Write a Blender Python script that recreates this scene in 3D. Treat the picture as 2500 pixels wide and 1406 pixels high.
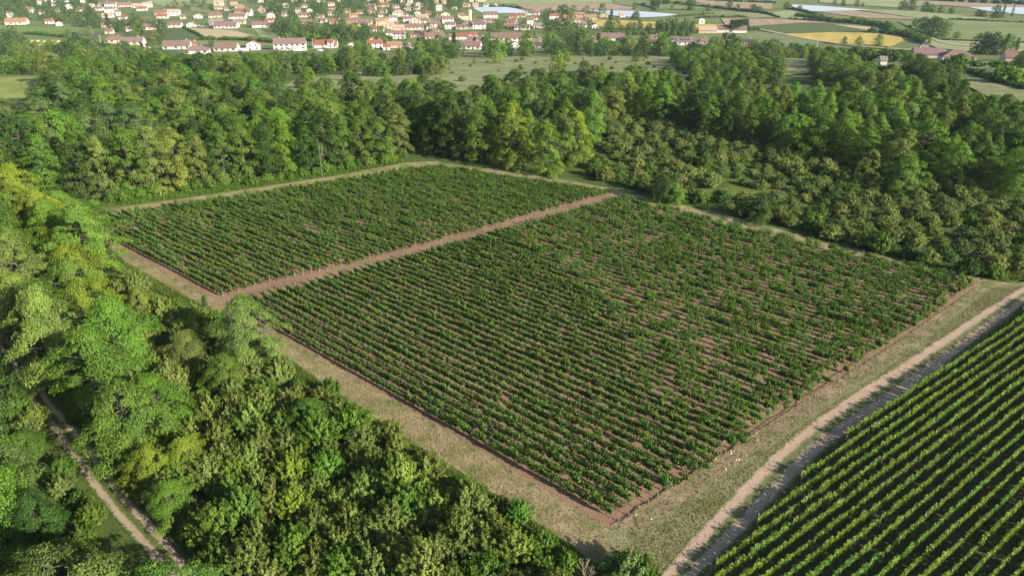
import bpy, bmesh, math, random
import numpy as np
from mathutils import Vector, Matrix

for o in list(bpy.data.objects):
    bpy.data.objects.remove(o)
S = bpy.context.scene
COL = S.collection
R = math.radians

# ------------------------------------------------------------------ camera
CAM_H = 45.0
FPX = 1733.0            # focal length in pixels of the 2500 px wide photograph
PITCH = R(25.7)
cam_d = bpy.data.cameras.new('camera')
cam_d.sensor_width = 36.0
cam_d.lens = FPX / 2500.0 * 36.0
cam_d.clip_start = 0.5
cam_d.clip_end = 12000
cam = bpy.data.objects.new('camera', cam_d)
COL.objects.link(cam)
cam.location = (0, 0, CAM_H)
cam.rotation_euler = (math.pi / 2 - PITCH, 0, 0)
S.camera = cam

# ------------------------------------------------------------------ light
SUN_EL = R(23.0)
SHADOW_AZ = R(143.5)    # direction in which shadows fall, from +X
to_sun = Vector((-math.cos(SHADOW_AZ) * math.cos(SUN_EL), -math.sin(SHADOW_AZ) * math.cos(SUN_EL), math.sin(SUN_EL)))
w = bpy.data.worlds.new('World')
S.world = w
w.use_nodes = True
nt = w.node_tree
bg = nt.nodes['Background']
sky = nt.nodes.new('ShaderNodeTexSky')
sky.sky_type = 'NISHITA'
sky.sun_disc = False
sky.sun_elevation = SUN_EL
sky.sun_rotation = math.atan2(to_sun.x, to_sun.y)
sky.air_density = 1.0
sky.dust_density = 1.2
nt.links.new(sky.outputs[0], bg.inputs[0])
bg.inputs[1].default_value = 0.075
sun_d = bpy.data.lights.new('sun', 'SUN')
sun_d.energy = 5.0
sun_d.angle = R(0.53)
sun_d.color = (1.0, 0.90, 0.75)
sun = bpy.data.objects.new('sun', sun_d)
COL.objects.link(sun)
sun.rotation_euler = to_sun.to_track_quat('Z', 'Y').to_euler()
sun.location = (0, 0, 200)

S.view_settings.view_transform = 'Standard'
S.view_settings.look = 'None'
S.view_settings.gamma = 1.0
S.view_settings.use_curve_mapping = False
S.view_settings.exposure = 0.95
S.render.engine = 'CYCLES'
S.cycles.use_denoising = True
S.cycles.max_bounces = 5
S.cycles.diffuse_bounces = 2
S.cycles.glossy_bounces = 1
S.cycles.transmission_bounces = 3
S.cycles.volume_bounces = 0
S.cycles.caustics_reflective = False
S.cycles.caustics_refractive = False

# ------------------------------------------------------------------ terrain profile
DROP = 27.0
Y0, Y1 = 175.0, 640.0
def zt(y):
    t = min(1.0, max(0.0, (y - Y0) / (Y1 - Y0)))
    return -DROP * t * t * (3 - 2 * t)
BREAKS = list(np.arange(Y0, Y1 + 1, 15.5))
def zg(y):                      # piecewise linear terrain: exact match with the bisected sheets
    if y <= BREAKS[0]: return 0.0
    if y >= BREAKS[-1]: return -DROP
    return float(np.interp(y, BREAKS, ZB))
ZB = [zt(b) for b in BREAKS]
def P(px, py, lift=0.0):
    """ground point (world) seen at photograph pixel px, py"""
    xc = (px - 1250.0) / FPX
    yc = (703.0 - py) / FPX
    dx, dy, dz = xc, math.cos(PITCH) + yc * math.sin(PITCH), -math.sin(PITCH) + yc * math.cos(PITCH)
    lo, hi = 1.0, 6000.0
    for _ in range(60):
        m = (lo + hi) / 2
        if CAM_H + dz * m - zg(dy * m) - lift > 0: lo = m
        else: hi = m
    return Vector((dx * lo, dy * lo, zg(dy * lo) + lift))
def ppm(v):                     # photograph pixels per metre at a world point
    d = v.y * math.cos(PITCH) - (v.z - CAM_H) * math.sin(PITCH)
    return FPX / d
def proj(v):
    yy = v.y; zz = v.z - CAM_H
    d = yy * math.cos(PITCH) - zz * math.sin(PITCH)
    u = yy * math.sin(PITCH) + zz * math.cos(PITCH)
    return 1250 + FPX * v.x / d, 703 - FPX * u / d

# ------------------------------------------------------------------ helpers
RN = random.Random(11)
NP = np.random.default_rng(5)
def tag(o, label=None, cat=None, group=None, kind=None):
    if label: o['label'] = label
    if cat: o['category'] = cat
    if group: o['group'] = group
    if kind: o['kind'] = kind
    return o
def empty(name, loc, rz=0.0, s=1.0):
    o = bpy.data.objects.new(name, None)
    COL.objects.link(o)
    o.empty_display_size = 0.3
    o.location = loc
    o.rotation_euler = (0, 0, rz)
    o.scale = (s, s, s)
    return o
def link(name, me, parent=None, loc=None, color=None):
    o = bpy.data.objects.new(name, me)
    COL.objects.link(o)
    if parent: o.parent = parent
    if loc is not None: o.location = loc
    if color: o.color = color
    return o
ORD = ['first', 'second', 'third', 'fourth', 'fifth', 'sixth', 'seventh', 'eighth', 'ninth', 'tenth', 'eleventh', 'twelfth']
def ordinal(n):
    if n < 12: return ORD[n]
    n += 1
    return '%d%s' % (n, {1: 'st', 2: 'nd', 3: 'rd'}.get(n % 10 if n % 100 not in (11, 12, 13) else 0, 'th'))

def np_mesh(name, v, f, mats, midx=None, tint=None, smooth=False):
    v = np.asarray(v, dtype=np.float32); f = np.asarray(f, dtype=np.int32)
    k = f.shape[1]
    me = bpy.data.meshes.new(name)
    me.vertices.add(len(v)); me.vertices.foreach_set('co', v.ravel())
    me.loops.add(f.size); me.loops.foreach_set('vertex_index', f.ravel())
    me.polygons.add(len(f))
    me.polygons.foreach_set('loop_start', np.arange(0, f.size, k, dtype=np.int32))
    if midx is not None: me.polygons.foreach_set('material_index', np.asarray(midx, dtype=np.int32))
    if smooth: me.polygons.foreach_set('use_smooth', np.ones(len(f), dtype=bool))
    for m in mats: me.materials.append(m)
    if tint is not None:
        a = me.attributes.new('tint', 'FLOAT', 'FACE')
        a.data.foreach_set('value', np.asarray(tint, dtype=np.float32))
    me.update(calc_edges=True)
    return me

# ------------------------------------------------------------------ materials
class NT:
    def __init__(self, name):
        self.m = bpy.data.materials.new(name); self.m.use_nodes = True
        self.t = self.m.node_tree; self.b = self.t.nodes['Principled BSDF']
        self.b.inputs['Roughness'].default_value = 0.9
        self.b.inputs['Specular IOR Level'].default_value = 0.15
    def n(self, ty, **kw):
        x = self.t.nodes.new(ty)
        for k, v in kw.items(): setattr(x, k, v)
        return x
    def l(self, a, b): self.t.links.new(a, b)
    def noise(self, vec, scale, detail=4, rough=0.6):
        x = self.n('ShaderNodeTexNoise'); x.inputs['Scale'].default_value = scale
        x.inputs['Detail'].default_value = detail; x.inputs['Roughness'].default_value = rough
        if vec is not None: self.l(vec, x.inputs['Vector'])
        return x.outputs['Fac']
    def ramp(self, fac, stops):
        x = self.n('ShaderNodeValToRGB'); e = x.color_ramp.elements
        while len(e) < len(stops): e.new(0.5)
        for i, (p, c) in enumerate(stops):
            e[i].position = p; e[i].color = (*c, 1) if len(c) == 3 else c
        self.l(fac, x.inputs[0]); return x.outputs[0]
    def mix(self, fac, a, b, mode='MIX'):
        x = self.n('ShaderNodeMix', data_type='RGBA', blend_type=mode)
        for s, val in ((0, fac), (6, a), (7, b)):
            if isinstance(val, (int, float)): x.inputs[s].default_value = val
            elif isinstance(val, tuple): x.inputs[s].default_value = (*val, 1)
            else: self.l(val, x.inputs[s])
        return x.outputs[2]
    def math(self, op, a, b=0.0):
        x = self.n('ShaderNodeMath', operation=op)
        for i, val in enumerate((a, b)):
            if isinstance(val, (int, float)): x.inputs[i].default_value = val
            else: self.l(val, x.inputs[i])
        return x.outputs[0]
    def pos(self): return self.n('ShaderNodeNewGeometry').outputs['Position']
    def bump(self, h, strength=0.4, dist=0.1):
        x = self.n('ShaderNodeBump'); x.inputs['Strength'].default_value = strength
        x.inputs['Distance'].default_value = dist
        self.l(h, x.inputs['Height']); self.l(x.outputs[0], self.b.inputs['Normal'])
    def map(self, vec, scale=(1, 1, 1), rot=(0, 0, 0)):
        x = self.n('ShaderNodeMapping'); x.inputs['Scale'].default_value = scale; x.inputs['Rotation'].default_value = rot
        self.l(vec, x.inputs[0]); return x.outputs[0]

def leaf_mat(name, trans=0.32, yellow=(1.35, 1.2, 0.75), rough=0.55):
    k = NT(name)
    oi = k.n('ShaderNodeObjectInfo')
    at = k.n('ShaderNodeAttribute', attribute_type='GEOMETRY', attribute_name='tint')
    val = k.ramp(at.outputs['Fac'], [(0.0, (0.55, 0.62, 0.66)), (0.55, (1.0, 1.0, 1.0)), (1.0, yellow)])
    c = k.mix(1.0, oi.outputs['Color'], val, 'MULTIPLY')
    k.l(c, k.b.inputs['Base Color'])
    k.b.inputs['Roughness'].default_value = rough
    k.b.inputs['Specular IOR Level'].default_value = 0.25
    tr = k.n('ShaderNodeBsdfTranslucent')
    c2 = k.mix(1.0, c, (1.25, 1.25, 0.55), 'MULTIPLY')
    k.l(c2, tr.inputs[0])
    ms = k.n('ShaderNodeMixShader'); ms.inputs[0].default_value = trans
    k.l(k.b.outputs[0], ms.inputs[1]); k.l(tr.outputs[0], ms.inputs[2])
    k.l(ms.outputs[0], k.t.nodes['Material Output'].inputs[0])
    return k.m
LEAF = leaf_mat('leaf')
VLEAF = leaf_mat('vine_leaf', 0.35, (1.7, 1.5, 0.8))
def plain(name, col, rough=0.85, var=0.2, scale=3.0):
    k = NT(name)
    f = k.noise(k.n('ShaderNodeTexCoord').outputs['Object'], scale, 3)
    k.l(k.ramp(f, [(0.3, tuple(c * (1 - var) for c in col)), (0.7, tuple(min(1, c * (1 + var)) for c in col))]), k.b.inputs['Base Color'])
    k.b.inputs['Roughness'].default_value = rough
    return k.m
BARK = plain('bark', (0.115, 0.105, 0.085), var=0.35, scale=5)
DEADWOOD = plain('dead_wood', (0.33, 0.28, 0.22), var=0.25)
POSTW = plain('post_wood', (0.30, 0.245, 0.18), var=0.3)
VBARK = plain('vine_bark', (0.07, 0.05, 0.035), var=0.3)

def ground_mat(name, stops, scale=0.25, fine=6.0, bump=0.5, detail=6, patch=None, stretch=None):
    """stops: colour ramp over broad noise, broken up by fine noise"""
    k = NT(name); p = k.pos()
    pv = k.map(p, *stretch) if stretch else p
    a = k.noise(pv, scale, detail, 0.65); b = k.noise(pv, fine, 3, 0.7)
    f = k.math('ADD', k.math('MULTIPLY', a, 0.62), k.math('MULTIPLY', b, 0.38))
    c = k.ramp(f, stops)
    if patch:
        m = k.ramp(k.noise(p, patch[1], 5, 0.7), [(patch[2], (0, 0, 0)), (patch[3], (1, 1, 1))])
        c = k.mix(m, c, patch[0])
    k.l(c, k.b.inputs['Base Color'])
    k.bump(b, bump, 0.12)
    return k.m
G = {}
G['ground'] = ground_mat('grassland', [(0.3, (0.075, 0.115, 0.032)), (0.5, (0.15, 0.185, 0.062)), (0.7, (0.23, 0.24, 0.105))], 0.03, 0.8, 0.3)
G['under'] = ground_mat('woodland_floor', [(0.3, (0.04, 0.065, 0.016)), (0.55, (0.085, 0.13, 0.03)), (0.75, (0.15, 0.18, 0.055))], 0.2, 3.0)
G['soil'] = ground_mat('red_soil', [(0.3, (0.17, 0.105, 0.07)), (0.5, (0.28, 0.18, 0.12)), (0.72, (0.38, 0.265, 0.185))], 0.10, 5.0, 0.6,
                       patch=((0.20, 0.185, 0.085), 0.22, 0.50, 0.66))
G['pathgrass'] = ground_mat('headland_grass', [(0.3, (0.11, 0.135, 0.045)), (0.55, (0.20, 0.205, 0.09)), (0.75, (0.32, 0.26, 0.15))], 0.3, 5.0)
G['straw'] = ground_mat('mown_straw', [(0.3, (0.16, 0.15, 0.065)), (0.5, (0.32, 0.265, 0.15)), (0.72, (0.46, 0.385, 0.25))], 0.45, 7.0, 0.9,
                        patch=((0.15, 0.17, 0.06), 0.35, 0.46, 0.62))
G['hay'] = ground_mat('cut_hay', [(0.3, (0.11, 0.12, 0.045)), (0.5, (0.22, 0.215, 0.105)), (0.72, (0.34, 0.315, 0.19))], 0.5, 5.0, 1.0,
                      patch=((0.11, 0.14, 0.04), 0.22, 0.52, 0.62))
G['stony'] = ground_mat('stony_soil', [(0.3, (0.18, 0.135, 0.085)), (0.5, (0.29, 0.22, 0.145)), (0.75, (0.48, 0.39, 0.29))], 0.5, 4.0, 0.8,
                        patch=((0.18, 0.165, 0.08), 0.35, 0.42, 0.60))
G['verge'] = ground_mat('verge', [(0.3, (0.07, 0.11, 0.02)), (0.55, (0.13, 0.17, 0.035)), (0.75, (0.22, 0.22, 0.07))], 0.5, 6.0, 0.8)
G['darkgrass'] = ground_mat('vineyard_floor', [(0.3, (0.04, 0.055, 0.018)), (0.55, (0.08, 0.085, 0.035)), (0.75, (0.17, 0.12, 0.075))], 0.3, 5.0)
def field(name, c, var=0.16, scale=0.02, stripes=None):
    k = NT(name); p = k.pos()
    a = k.noise(p, scale, 5, 0.6); b = k.noise(p, 0.35, 4, 0.7)
    f = k.math('ADD', k.math('MULTIPLY', a, 0.6), k.math('MULTIPLY', b, 0.4))
    col = k.ramp(f, [(0.32, tuple(x * (1 - var) for x in c)), (0.68, tuple(x * (1 + var) for x in c))])
    if stripes:
        wv = k.n('ShaderNodeTexWave'); wv.inputs['Scale'].default_value = stripes[0]
        wv.inputs['Distortion'].default_value = 1.0
        k.l(k.map(p, (1, 1, 1), (0, 0, stripes[1])), wv.inputs[0])
        col = k.mix(k.math('MULTIPLY', wv.outputs['Fac'], stripes[2] if len(stripes) > 2 else 0.45), col, tuple(x * 0.45 for x in c))
    if 'meadow' in name:
        pt = k.ramp(k.noise(p, 0.11, 6, 0.75), [(0.42, (0, 0, 0)), (0.62, (1, 1, 1))])
        col = k.mix(k.math('MULTIPLY', pt, 0.7), col, tuple(x * y for x, y in zip(c, (0.5, 0.66, 0.5))))
    k.l(col, k.b.inputs['Base Color'])
    return k.m

# ------------------------------------------------------------------ ground sheets
def sheet(name, pts, mat, lift=0.02, px=True, kind='structure'):
    """flat polygon draped on the terrain; pts in photograph pixels or world xy"""
    W = [P(*p) for p in pts] if px else [Vector((p[0], p[1], 0)) for p in pts]
    bm = bmesh.new()
    vs = [bm.verts.new((v.x, v.y, 0)) for v in W]
    bm.faces.new(vs)
    bmesh.ops.triangulate(bm, faces=bm.faces[:])
    ys = [v.y for v in W]
    for b in BREAKS:
        if min(ys) < b < max(ys):
            bmesh.ops.bisect_plane(bm, geom=bm.verts[:] + bm.edges[:] + bm.faces[:], plane_co=(0, b, 0), plane_no=(0, 1, 0), dist=1e-5)
    for v in bm.verts: v.co.z = zg(v.co.y) + lift
    bmesh.ops.recalc_face_normals(bm, faces=bm.faces[:])
    if bm.faces and sum(f.normal.z for f in bm.faces) < 0: bmesh.ops.reverse_faces(bm, faces=bm.faces[:])
    me = bpy.data.meshes.new(name); bm.to_mesh(me); bm.free(); me.materials.append(mat)
    o = link(name, me)
    if kind: o['kind'] = kind
    return o
def resample(pts, n):
    d = [0]
    for a, b in zip(pts, pts[1:]): d.append(d[-1] + (b - a).length)
    out = []
    for i in range(n):
        t = d[-1] * i / (n - 1)
        j = max(k for k in range(len(d) - 1) if d[k] <= t + 1e-9)
        f = (t - d[j]) / max(1e-9, d[j + 1] - d[j])
        out.append(pts[j].lerp(pts[j + 1], f))
    return out
def strip(name, left, right, mat, lift, n=60, across=8, crown=0.0):
    """road strip between two pixel polylines with UV (u across, v metres along)"""
    L = resample([P(*p) for p in left], n); Rr = resample([P(*p) for p in right], n)
    v = []; uv = []; f = []; dist = 0
    for i in range(n):
        if i: dist += ((L[i] + Rr[i]) / 2 - (L[i - 1] + Rr[i - 1]) / 2).length
        for j in range(across + 1):
            u = j / across; p = L[i].lerp(Rr[i], u)
            rut = math.exp(-((u - 0.25) / 0.13) ** 2) + math.exp(-((u - 0.75) / 0.13) ** 2)
            v.append((p.x, p.y, zg(p.y) + lift + crown * (1 - rut))); uv.append((u, dist))
    for i in range(n - 1):
        for j in range(across):
            a = i * (across + 1) + j; f.append((a, a + 1, a + across + 2, a + across + 1))
    me = np_mesh(name, v, f, [mat], smooth=True)
    ul = me.uv_layers.new(name='UV')
    for lp in me.loops: ul.data[lp.index].uv = uv[lp.vertex_index]
    if me.polygons[0].normal.z < 0: me.flip_normals()
    o = link(name, me); o['kind'] = 'structure'
    return o
def road_mat(name, sand, grass, mid=0.5, rutw=0.17, uc=(0.24, 0.76), thr=0.5):
    k = NT(name)
    uvn = k.n('ShaderNodeUVMap').outputs[0]
    sp = k.n('ShaderNodeSeparateXYZ'); k.l(uvn, sp.inputs[0])
    p = k.pos(); n1 = k.noise(p, 0.5, 5, 0.65); n2 = k.noise(p, 4.0, 4, 0.7)
    nn = k.math('MULTIPLY', k.math('SUBTRACT', k.math('ADD', n1, k.math('MULTIPLY', n2, 0.7)), 0.85), 0.32)
    u = k.math('ADD', sp.outputs[0], nn)
    d1 = k.math('ABSOLUTE', k.math('SUBTRACT', u, uc[0])); d2 = k.math('ABSOLUTE', k.math('SUBTRACT', u, uc[1]))
    d = k.math('MINIMUM', d1, d2)
    m = k.ramp(d, [(rutw * 0.75, (1, 1, 1)), (rutw * 1.35, (0, 0, 0))])
    sc = k.ramp(k.math('ADD', k.math('MULTIPLY', n1, 0.5), k.math('MULTIPLY', n2, 0.5)), [(0.3, tuple(x * 0.78 for x in sand)), (0.7, tuple(min(1, x * 1.15) for x in sand))])
    gc = k.ramp(n2, [(0.3, tuple(x * 0.6 for x in grass)), (0.7, tuple(x * 1.4 for x in grass))])
    k.l(k.mix(m, gc, sc), k.b.inputs['Base Color'])
    k.bump(n2, 0.6, 0.08)
    return k.m

# base ground: one sheet to the far edge
xs = np.concatenate([np.linspace(-2600, -300, 10), np.linspace(-280, 280, 29), np.linspace(300, 2600, 10)])
ysl = np.concatenate([np.linspace(-300, 160, 24), np.array(BREAKS), np.array([700, 900, 1200, 1700, 2400, 3200])])
gv = [(x, y, zg(y)) for y in ysl for x in xs]
nx = len(xs)
gf = [(j * nx + i, j * nx + i + 1, (j + 1) * nx + i + 1, (j + 1) * nx + i) for j in range(len(ysl) - 1) for i in range(nx - 1)]
tag(link('ground', np_mesh('ground', gv, gf, [G['ground']])), kind='structure')

# woodland and scrub floor
sheet('woodland_ground', [(-900, 560), (215, 512), (600, 466), (990, 402), (1070, 396), (1340, 432), (1460, 445), (1480, 330), (1560, 232), (1300, 228), (1000, 236), (700, 232), (640, 215), (860, 190), (880, 150), (420, 150), (120, 190), (110, 232), (-500, 300)], G['under'], 0.01)
sheet('scrub_ground', [(1340, 428), (1700, 508), (2000, 585), (2300, 660), (2480, 690), (2580, 640), (2900, 640), (2900, 420), (2500, 300), (2420, 270), (2200, 225), (1900, 190), (1560, 232), (1480, 330)], G['under'], 0.012)
sheet('thicket_ground', [(-900, 562), (215, 524), (240, 560), (330, 660), (560, 785), (640, 835), (900, 1015), (1130, 1160), (1400, 1340), (1480, 1400), (1500, 1700), (-1500, 1700)], G['under'], 0.014)
sheet('scrub_clearing', [(1640, 470), (1800, 455), (1900, 462), (1930, 490), (1800, 498), (1700, 490)], G['verge'], 0.03)

# vineyard soil, headlands and tracks
SOIL = [(243, 530), (330, 513), (600, 472), (820, 441), (1045, 406), (1200, 423), (1500, 478), (1800, 552), (2100, 630), (2400, 697), (2200, 850), (1850, 1075), (1520, 1300), (1470, 1283), (1200, 1120), (1000, 1003), (800, 885), (650, 803), (520, 730), (283, 606)]
sheet('vineyard_soil', SOIL, G['soil'], 0.03)
sheet('vineyard_alley', [(570, 752), (650, 724), (795, 683), (1010, 628), (1378, 520), (1505, 484), (1530, 489), (1395, 530), (1010, 640), (800, 695), (680, 729), (588, 772)], G['pathgrass'], 0.05)
sheet('upper_track', [(190, 525), (330, 503), (600, 463), (820, 430), (990, 398), (1075, 394), (1060, 409), (820, 444), (600, 477), (330, 515), (246, 536), (200, 560)], G['straw'], 0.055)
sheet('right_path', [(1040, 400), (1200, 413), (1500, 462), (1800, 534), (2100, 612), (2300, 661), (2450, 686), (2480, 700), (2400, 704), (2100, 634), (1800, 556), (1500, 481), (1200, 424), (1045, 408)], G['straw'], 0.06)
sheet('mown_strip', [(190, 540), (246, 528), (290, 604), (526, 733), (658, 805), (806, 887), (1006, 1004), (1206, 1121), (1476, 1284), (1540, 1330), (1560, 1420), (1480, 1400), (1400, 1340), (1130, 1160), (900, 1015), (640, 835), (560, 785), (330, 660), (240, 580)], G['straw'], 0.065)
sheet('hay_headland', [(1470, 1300), (1560, 1275), (1850, 1082), (2200, 858), (2400, 700), (2480, 694), (2530, 690), (2500, 706), (2300, 832), (2060, 985), (1880, 1125), (1740, 1265), (1600, 1420), (1540, 1420)], G['hay'], 0.07)
sheet('stony_edge', [(1490, 1284), (1640, 1185), (1850, 1052), (2050, 925), (2200, 830), (2380, 704), (2405, 700), (2220, 848), (2060, 955), (1880, 1078), (1780, 1150), (1660, 1230), (1570, 1300)], G['stony'], 0.085)
ROADM = road_mat('sandy_track', (0.43, 0.32, 0.235), (0.14, 0.155, 0.065), rutw=0.145, uc=(0.22, 0.76))
strip('dirt_track', [(1480, 1560), (1610, 1403), (1740, 1255), (1880, 1112), (1950, 1048), (2060, 972), (2190, 892), (2300, 822), (2400, 757), (2500, 697), (2700, 590)],
      [(1600, 1530), (1712, 1404), (1835, 1285), (1928, 1185), (2020, 1095), (2110, 1035), (2210, 968), (2300, 900), (2390, 828), (2512, 738), (2710, 625)], ROADM, 0.078, 90, 12, 0.01)
RIGHTV = [(1640, 1560), (1725, 1412), (1815, 1315), (1915, 1213), (2060, 1077), (2200, 985), (2330, 900), (2430, 815), (2520, 748), (2800, 640), (3400, 900), (3400, 1800), (1900, 1800)]
sheet('vineyard_floor', RIGHTV, G['darkgrass'], 0.045)
FORESTM = road_mat('forest_track', (0.38, 0.31, 0.22), (0.10, 0.13, 0.035), rutw=0.12, uc=(0.22, 0.72))
strip('forest_track', [(-120, 740), (20, 880), (75, 985), (150, 1090), (225, 1200), (290, 1275), (370, 1370), (470, 1490)],
      [(-60, 720), (50, 855), (135, 985), (235, 1090), (325, 1215), (405, 1300), (470, 1375), (570, 1480)], FORESTM, 0.07, 60, 12, 0.015)
sheet('track_verge', [(60, 870), (150, 985), (245, 1090), (340, 1215), (420, 1300), (520, 1406), (560, 1406), (450, 1290), (370, 1200), (270, 1075), (160, 960), (75, 860)], G['verge'], 0.06)
sheet('woodland_verge', [(232, 512), (330, 500), (600, 461), (820, 428), (985, 396), (985, 388), (820, 416), (600, 448), (330, 486), (225, 500)], G['verge'], 0.075)
sheet('scrub_verge', [(1380, 428), (1500, 448), (1800, 522), (2100, 602), (2300, 655), (2460, 690), (2520, 680), (2460, 650), (2300, 640), (2100, 588), (1800, 508), (1500, 440)], G['verge'], 0.08)
sheet('thicket_verge', [(300, 636), (545, 772), (640, 830), (900, 1010), (1130, 1155), (1400, 1335), (1470, 1390), (1440, 1395), (1370, 1345), (1100, 1165), (880, 1025), (620, 845), (530, 785), (300, 660)], G['verge'], 0.08)

# far fields
FM = {
 'straw': field('dry_meadow', (0.26, 0.265, 0.125), 0.38, 0.045), 'wheat': field('ripe_wheat', (0.50, 0.39, 0.11), 0.22, 0.03, (0.02, 0.4, 0.22)), 'green': field('green_crop', (0.20, 0.25, 0.10), 0.22, 0.03, (0.02, 1.2, 0.22)),
 'dull': field('dull_green_crop', (0.19, 0.225, 0.105), 0.22, 0.03, (0.02, 0.9, 0.22)), 'pale': field('pale_crop', (0.29, 0.33, 0.16), 0.22, 0.03, (0.02, 1.1, 0.22)), 'brown': field('ploughed', (0.37, 0.28, 0.19), 0.22, 0.03, (0.02, 0.2, 0.22)),
 'vine': field('far_vines', (0.11, 0.155, 0.055), stripes=(0.42, 0.5)), 'plastic': field('crop_film', (0.50, 0.58, 0.66), 0.08, stripes=None), 'lawn': field('lawn', (0.17, 0.24, 0.06)),
 'bright': field('bright_grass', (0.24, 0.32, 0.04)), 'gold': field('golden_meadow', (0.30, 0.33, 0.09)), 'asphalt': field('asphalt', (0.13, 0.13, 0.14)),
 'beige': field('stubble', (0.46, 0.38, 0.24))}
FIELDS = [
 ('meadow', 'straw', [(640, 208), (870, 176), (900, 150), (1100, 140), (1700, 130), (1760, 150), (1690, 200), (1500, 225), (1300, 222), (1000, 228), (700, 226)]),
 ('meadow', 'gold', [(-120, 192), (112, 188), (100, 210), (70, 240), (-120, 250)]),
 ('meadow', 'lawn', [(-60, 62), (200, 69), (192, 80), (130, 86), (-60, 82)]),
 ('meadow', 'bright', [(40, 96), (195, 99), (225, 112), (200, 126), (140, 122), (60, 108)]),
 ('far_vineyard', 'vine', [(355, 73), (448, 68), (500, 96), (470, 101), (360, 102)]),
 ('hay_field', 'beige', [(450, 69), (568, 75), (620, 88), (601, 94), (504, 94)]),
 ('hay_field', 'pale', [(618, 71), (684, 82), (679, 95), (635, 91)]),
 ('hay_field', 'straw', [(405, 99), (670, 105), (668, 114), (467, 110)]),
 ('crop_field', 'pale', [(340, -2), (560, 0), (525, 10), (480, 15), (400, 17)]),
 ('meadow', 'straw', [(450, 18), (500, 20), (540, 33), (470, 30)]),
 ('meadow', 'straw', [(520, 44), (610, 47), (610, 52), (520, 52)]),
 ('far_vineyard', 'lawn', [(1269, 80), (1362, 79), (1366, 88), (1336, 97), (1272, 88)]),
 ('garden_meadow', 'straw', [(812, 92), (905, 90), (915, 104), (880, 112), (815, 106)]),
 ('garden_meadow', 'straw', [(1030, 118), (1100, 122), (1180, 128), (1180, 138), (1040, 136)]),
 ('garden_lawn', 'bright', [(243, 112), (330, 114), (350, 124), (240, 128)]),
 ('far_vineyard', 'vine', [(350, 122), (430, 122), (440, 134), (360, 140)]),
 ('crop_field', 'pale', [(1180, -8), (1480, -8), (1500, 9), (1300, 12), (1180, 10)]),
 ('ploughed_field', 'brown', [(1258, 12), (1300, 10.5), (1495, 10), (1572, 26), (1420, 27), (1310, 28), (1280, 22)]),
 ('crop_field', 'green', [(1500, 2), (1760, 12), (1700, 24), (1590, 24), (1500, 10)]),
 ('film_covered_field', 'plastic', [(1157, 18.5), (1237, 18.5), (1259, 22), (1288, 30), (1272, 33.5), (1180, 34), (1157, 23)]),
 ('film_covered_field', 'plastic', [(1432, 26), (1553, 28), (1655, 36.5), (1626, 41.5), (1562, 44.5), (1480, 38)]),
 ('film_covered_field', 'plastic', [(1931, 12), (2010, 16), (2092, 23), (2133, 26), (1983, 29), (1937, 19)]),
 ('film_covered_field', 'plastic', [(2364, 19), (2440, 18), (2620, 22), (2620, 40), (2500, 37), (2418, 29)]),
 ('wheat_field', 'wheat', [(1445, 49), (1600, 55), (1600, 71), (1514, 71), (1463, 66), (1443, 54)]),
 ('wheat_field', 'wheat', [(1692, 60), (1765, 62), (1772, 71), (1692, 74)]),
 ('wheat_field', 'wheat', [(1915, 84), (2038, 80), (2133, 83), (2201, 92), (2206, 101), (2174, 116), (2119, 112), (2016, 105)]),
 ('far_vineyard', 'vine', [(1836, 67), (1890, 62), (1950, 59), (2038, 61), (2133, 79), (2010, 80), (1910, 83)]),
 ('stubble_field', 'beige', [(2034, 61), (2144, 69), (2146, 76), (2129, 77.5)]),
 ('ploughed_field', 'brown', [(1760, 46), (1934, 49), (2036, 58), (1950, 58), (1834, 66), (1770, 62)]),
 ('ploughed_field', 'brown', [(1985, 29), (2086, 28), (2264, 49), (2119, 46)]),
 ('ploughed_field', 'brown', [(1680, -4), (1800, 5), (1885, 9), (1885, 24), (1800, 22), (1690, 6)]),
 ('crop_field', 'green', [(2190, 54), (2310, 50), (2640, 62), (2640, 110), (2500, 105), (2337, 98), (2282, 95)]),
 ('crop_field', 'pale', [(2094, 26), (2187, 26), (2420, 44), (2400, 48), (2268, 49)]),
 ('crop_field', 'pale', [(1860, 36), (1940, 24), (1990, 40), (2060, 50), (1940, 49), (1860, 40)]),
 ('crop_field', 'dull', [(1640, 96), (1850, 80), (1905, 84), (2010, 106), (1960, 118), (1800, 122), (1650, 108)]),
 ('crop_field', 'pale', [(2240, 96), (2335, 100), (2640, 112), (2640, 138), (2400, 130), (2290, 120)]),
 ('pasture', 'straw', [(2200, 160), (2330, 165), (2640, 230), (2640, 400), (2500, 330), (2430, 250), (2330, 200)]),
 ('pasture', 'pale', [(2320, 160), (2460, 165), (2640, 190), (2640, 232), (2450, 190)]),
 ('garden_plot', 'bright', [(2045, 141), (2110, 144), (2108, 152), (2048, 151)]),
 ('garden_plot', 'lawn', [(2065, 153), (2145, 160), (2120, 170), (2080, 164)]),
 ('clearing', 'straw', [(1855, 140), (1960, 145), (1990, 180), (1900, 190), (1860, 170)]),
 ('crop_field', 'straw', [(1720, 28), (1850, 34), (1900, 45), (1800, 46), (1720, 40)]),
 ('crop_field', 'pale', [(2000, -10), (2380, -8), (2360, 10), (2180, 20), (2000, 8)]),
 ('ploughed_field', 'brown', [(2240, 2), (2330, 8), (2640, 14), (2640, 19), (2360, 19), (2240, 10)]),
]
for i, (nm, m, pts) in enumerate(FIELDS):
    sheet(nm, pts, FM[m], 0.15 + 0.012 * i)
strip('village_road', [(236, 78), (222, 92), (218, 104), (205, 118), (190, 128)], [(246, 80), (238, 96), (236, 108), (240, 118), (236, 128)], FM['asphalt'], 0.8, 14, 4)
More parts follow.
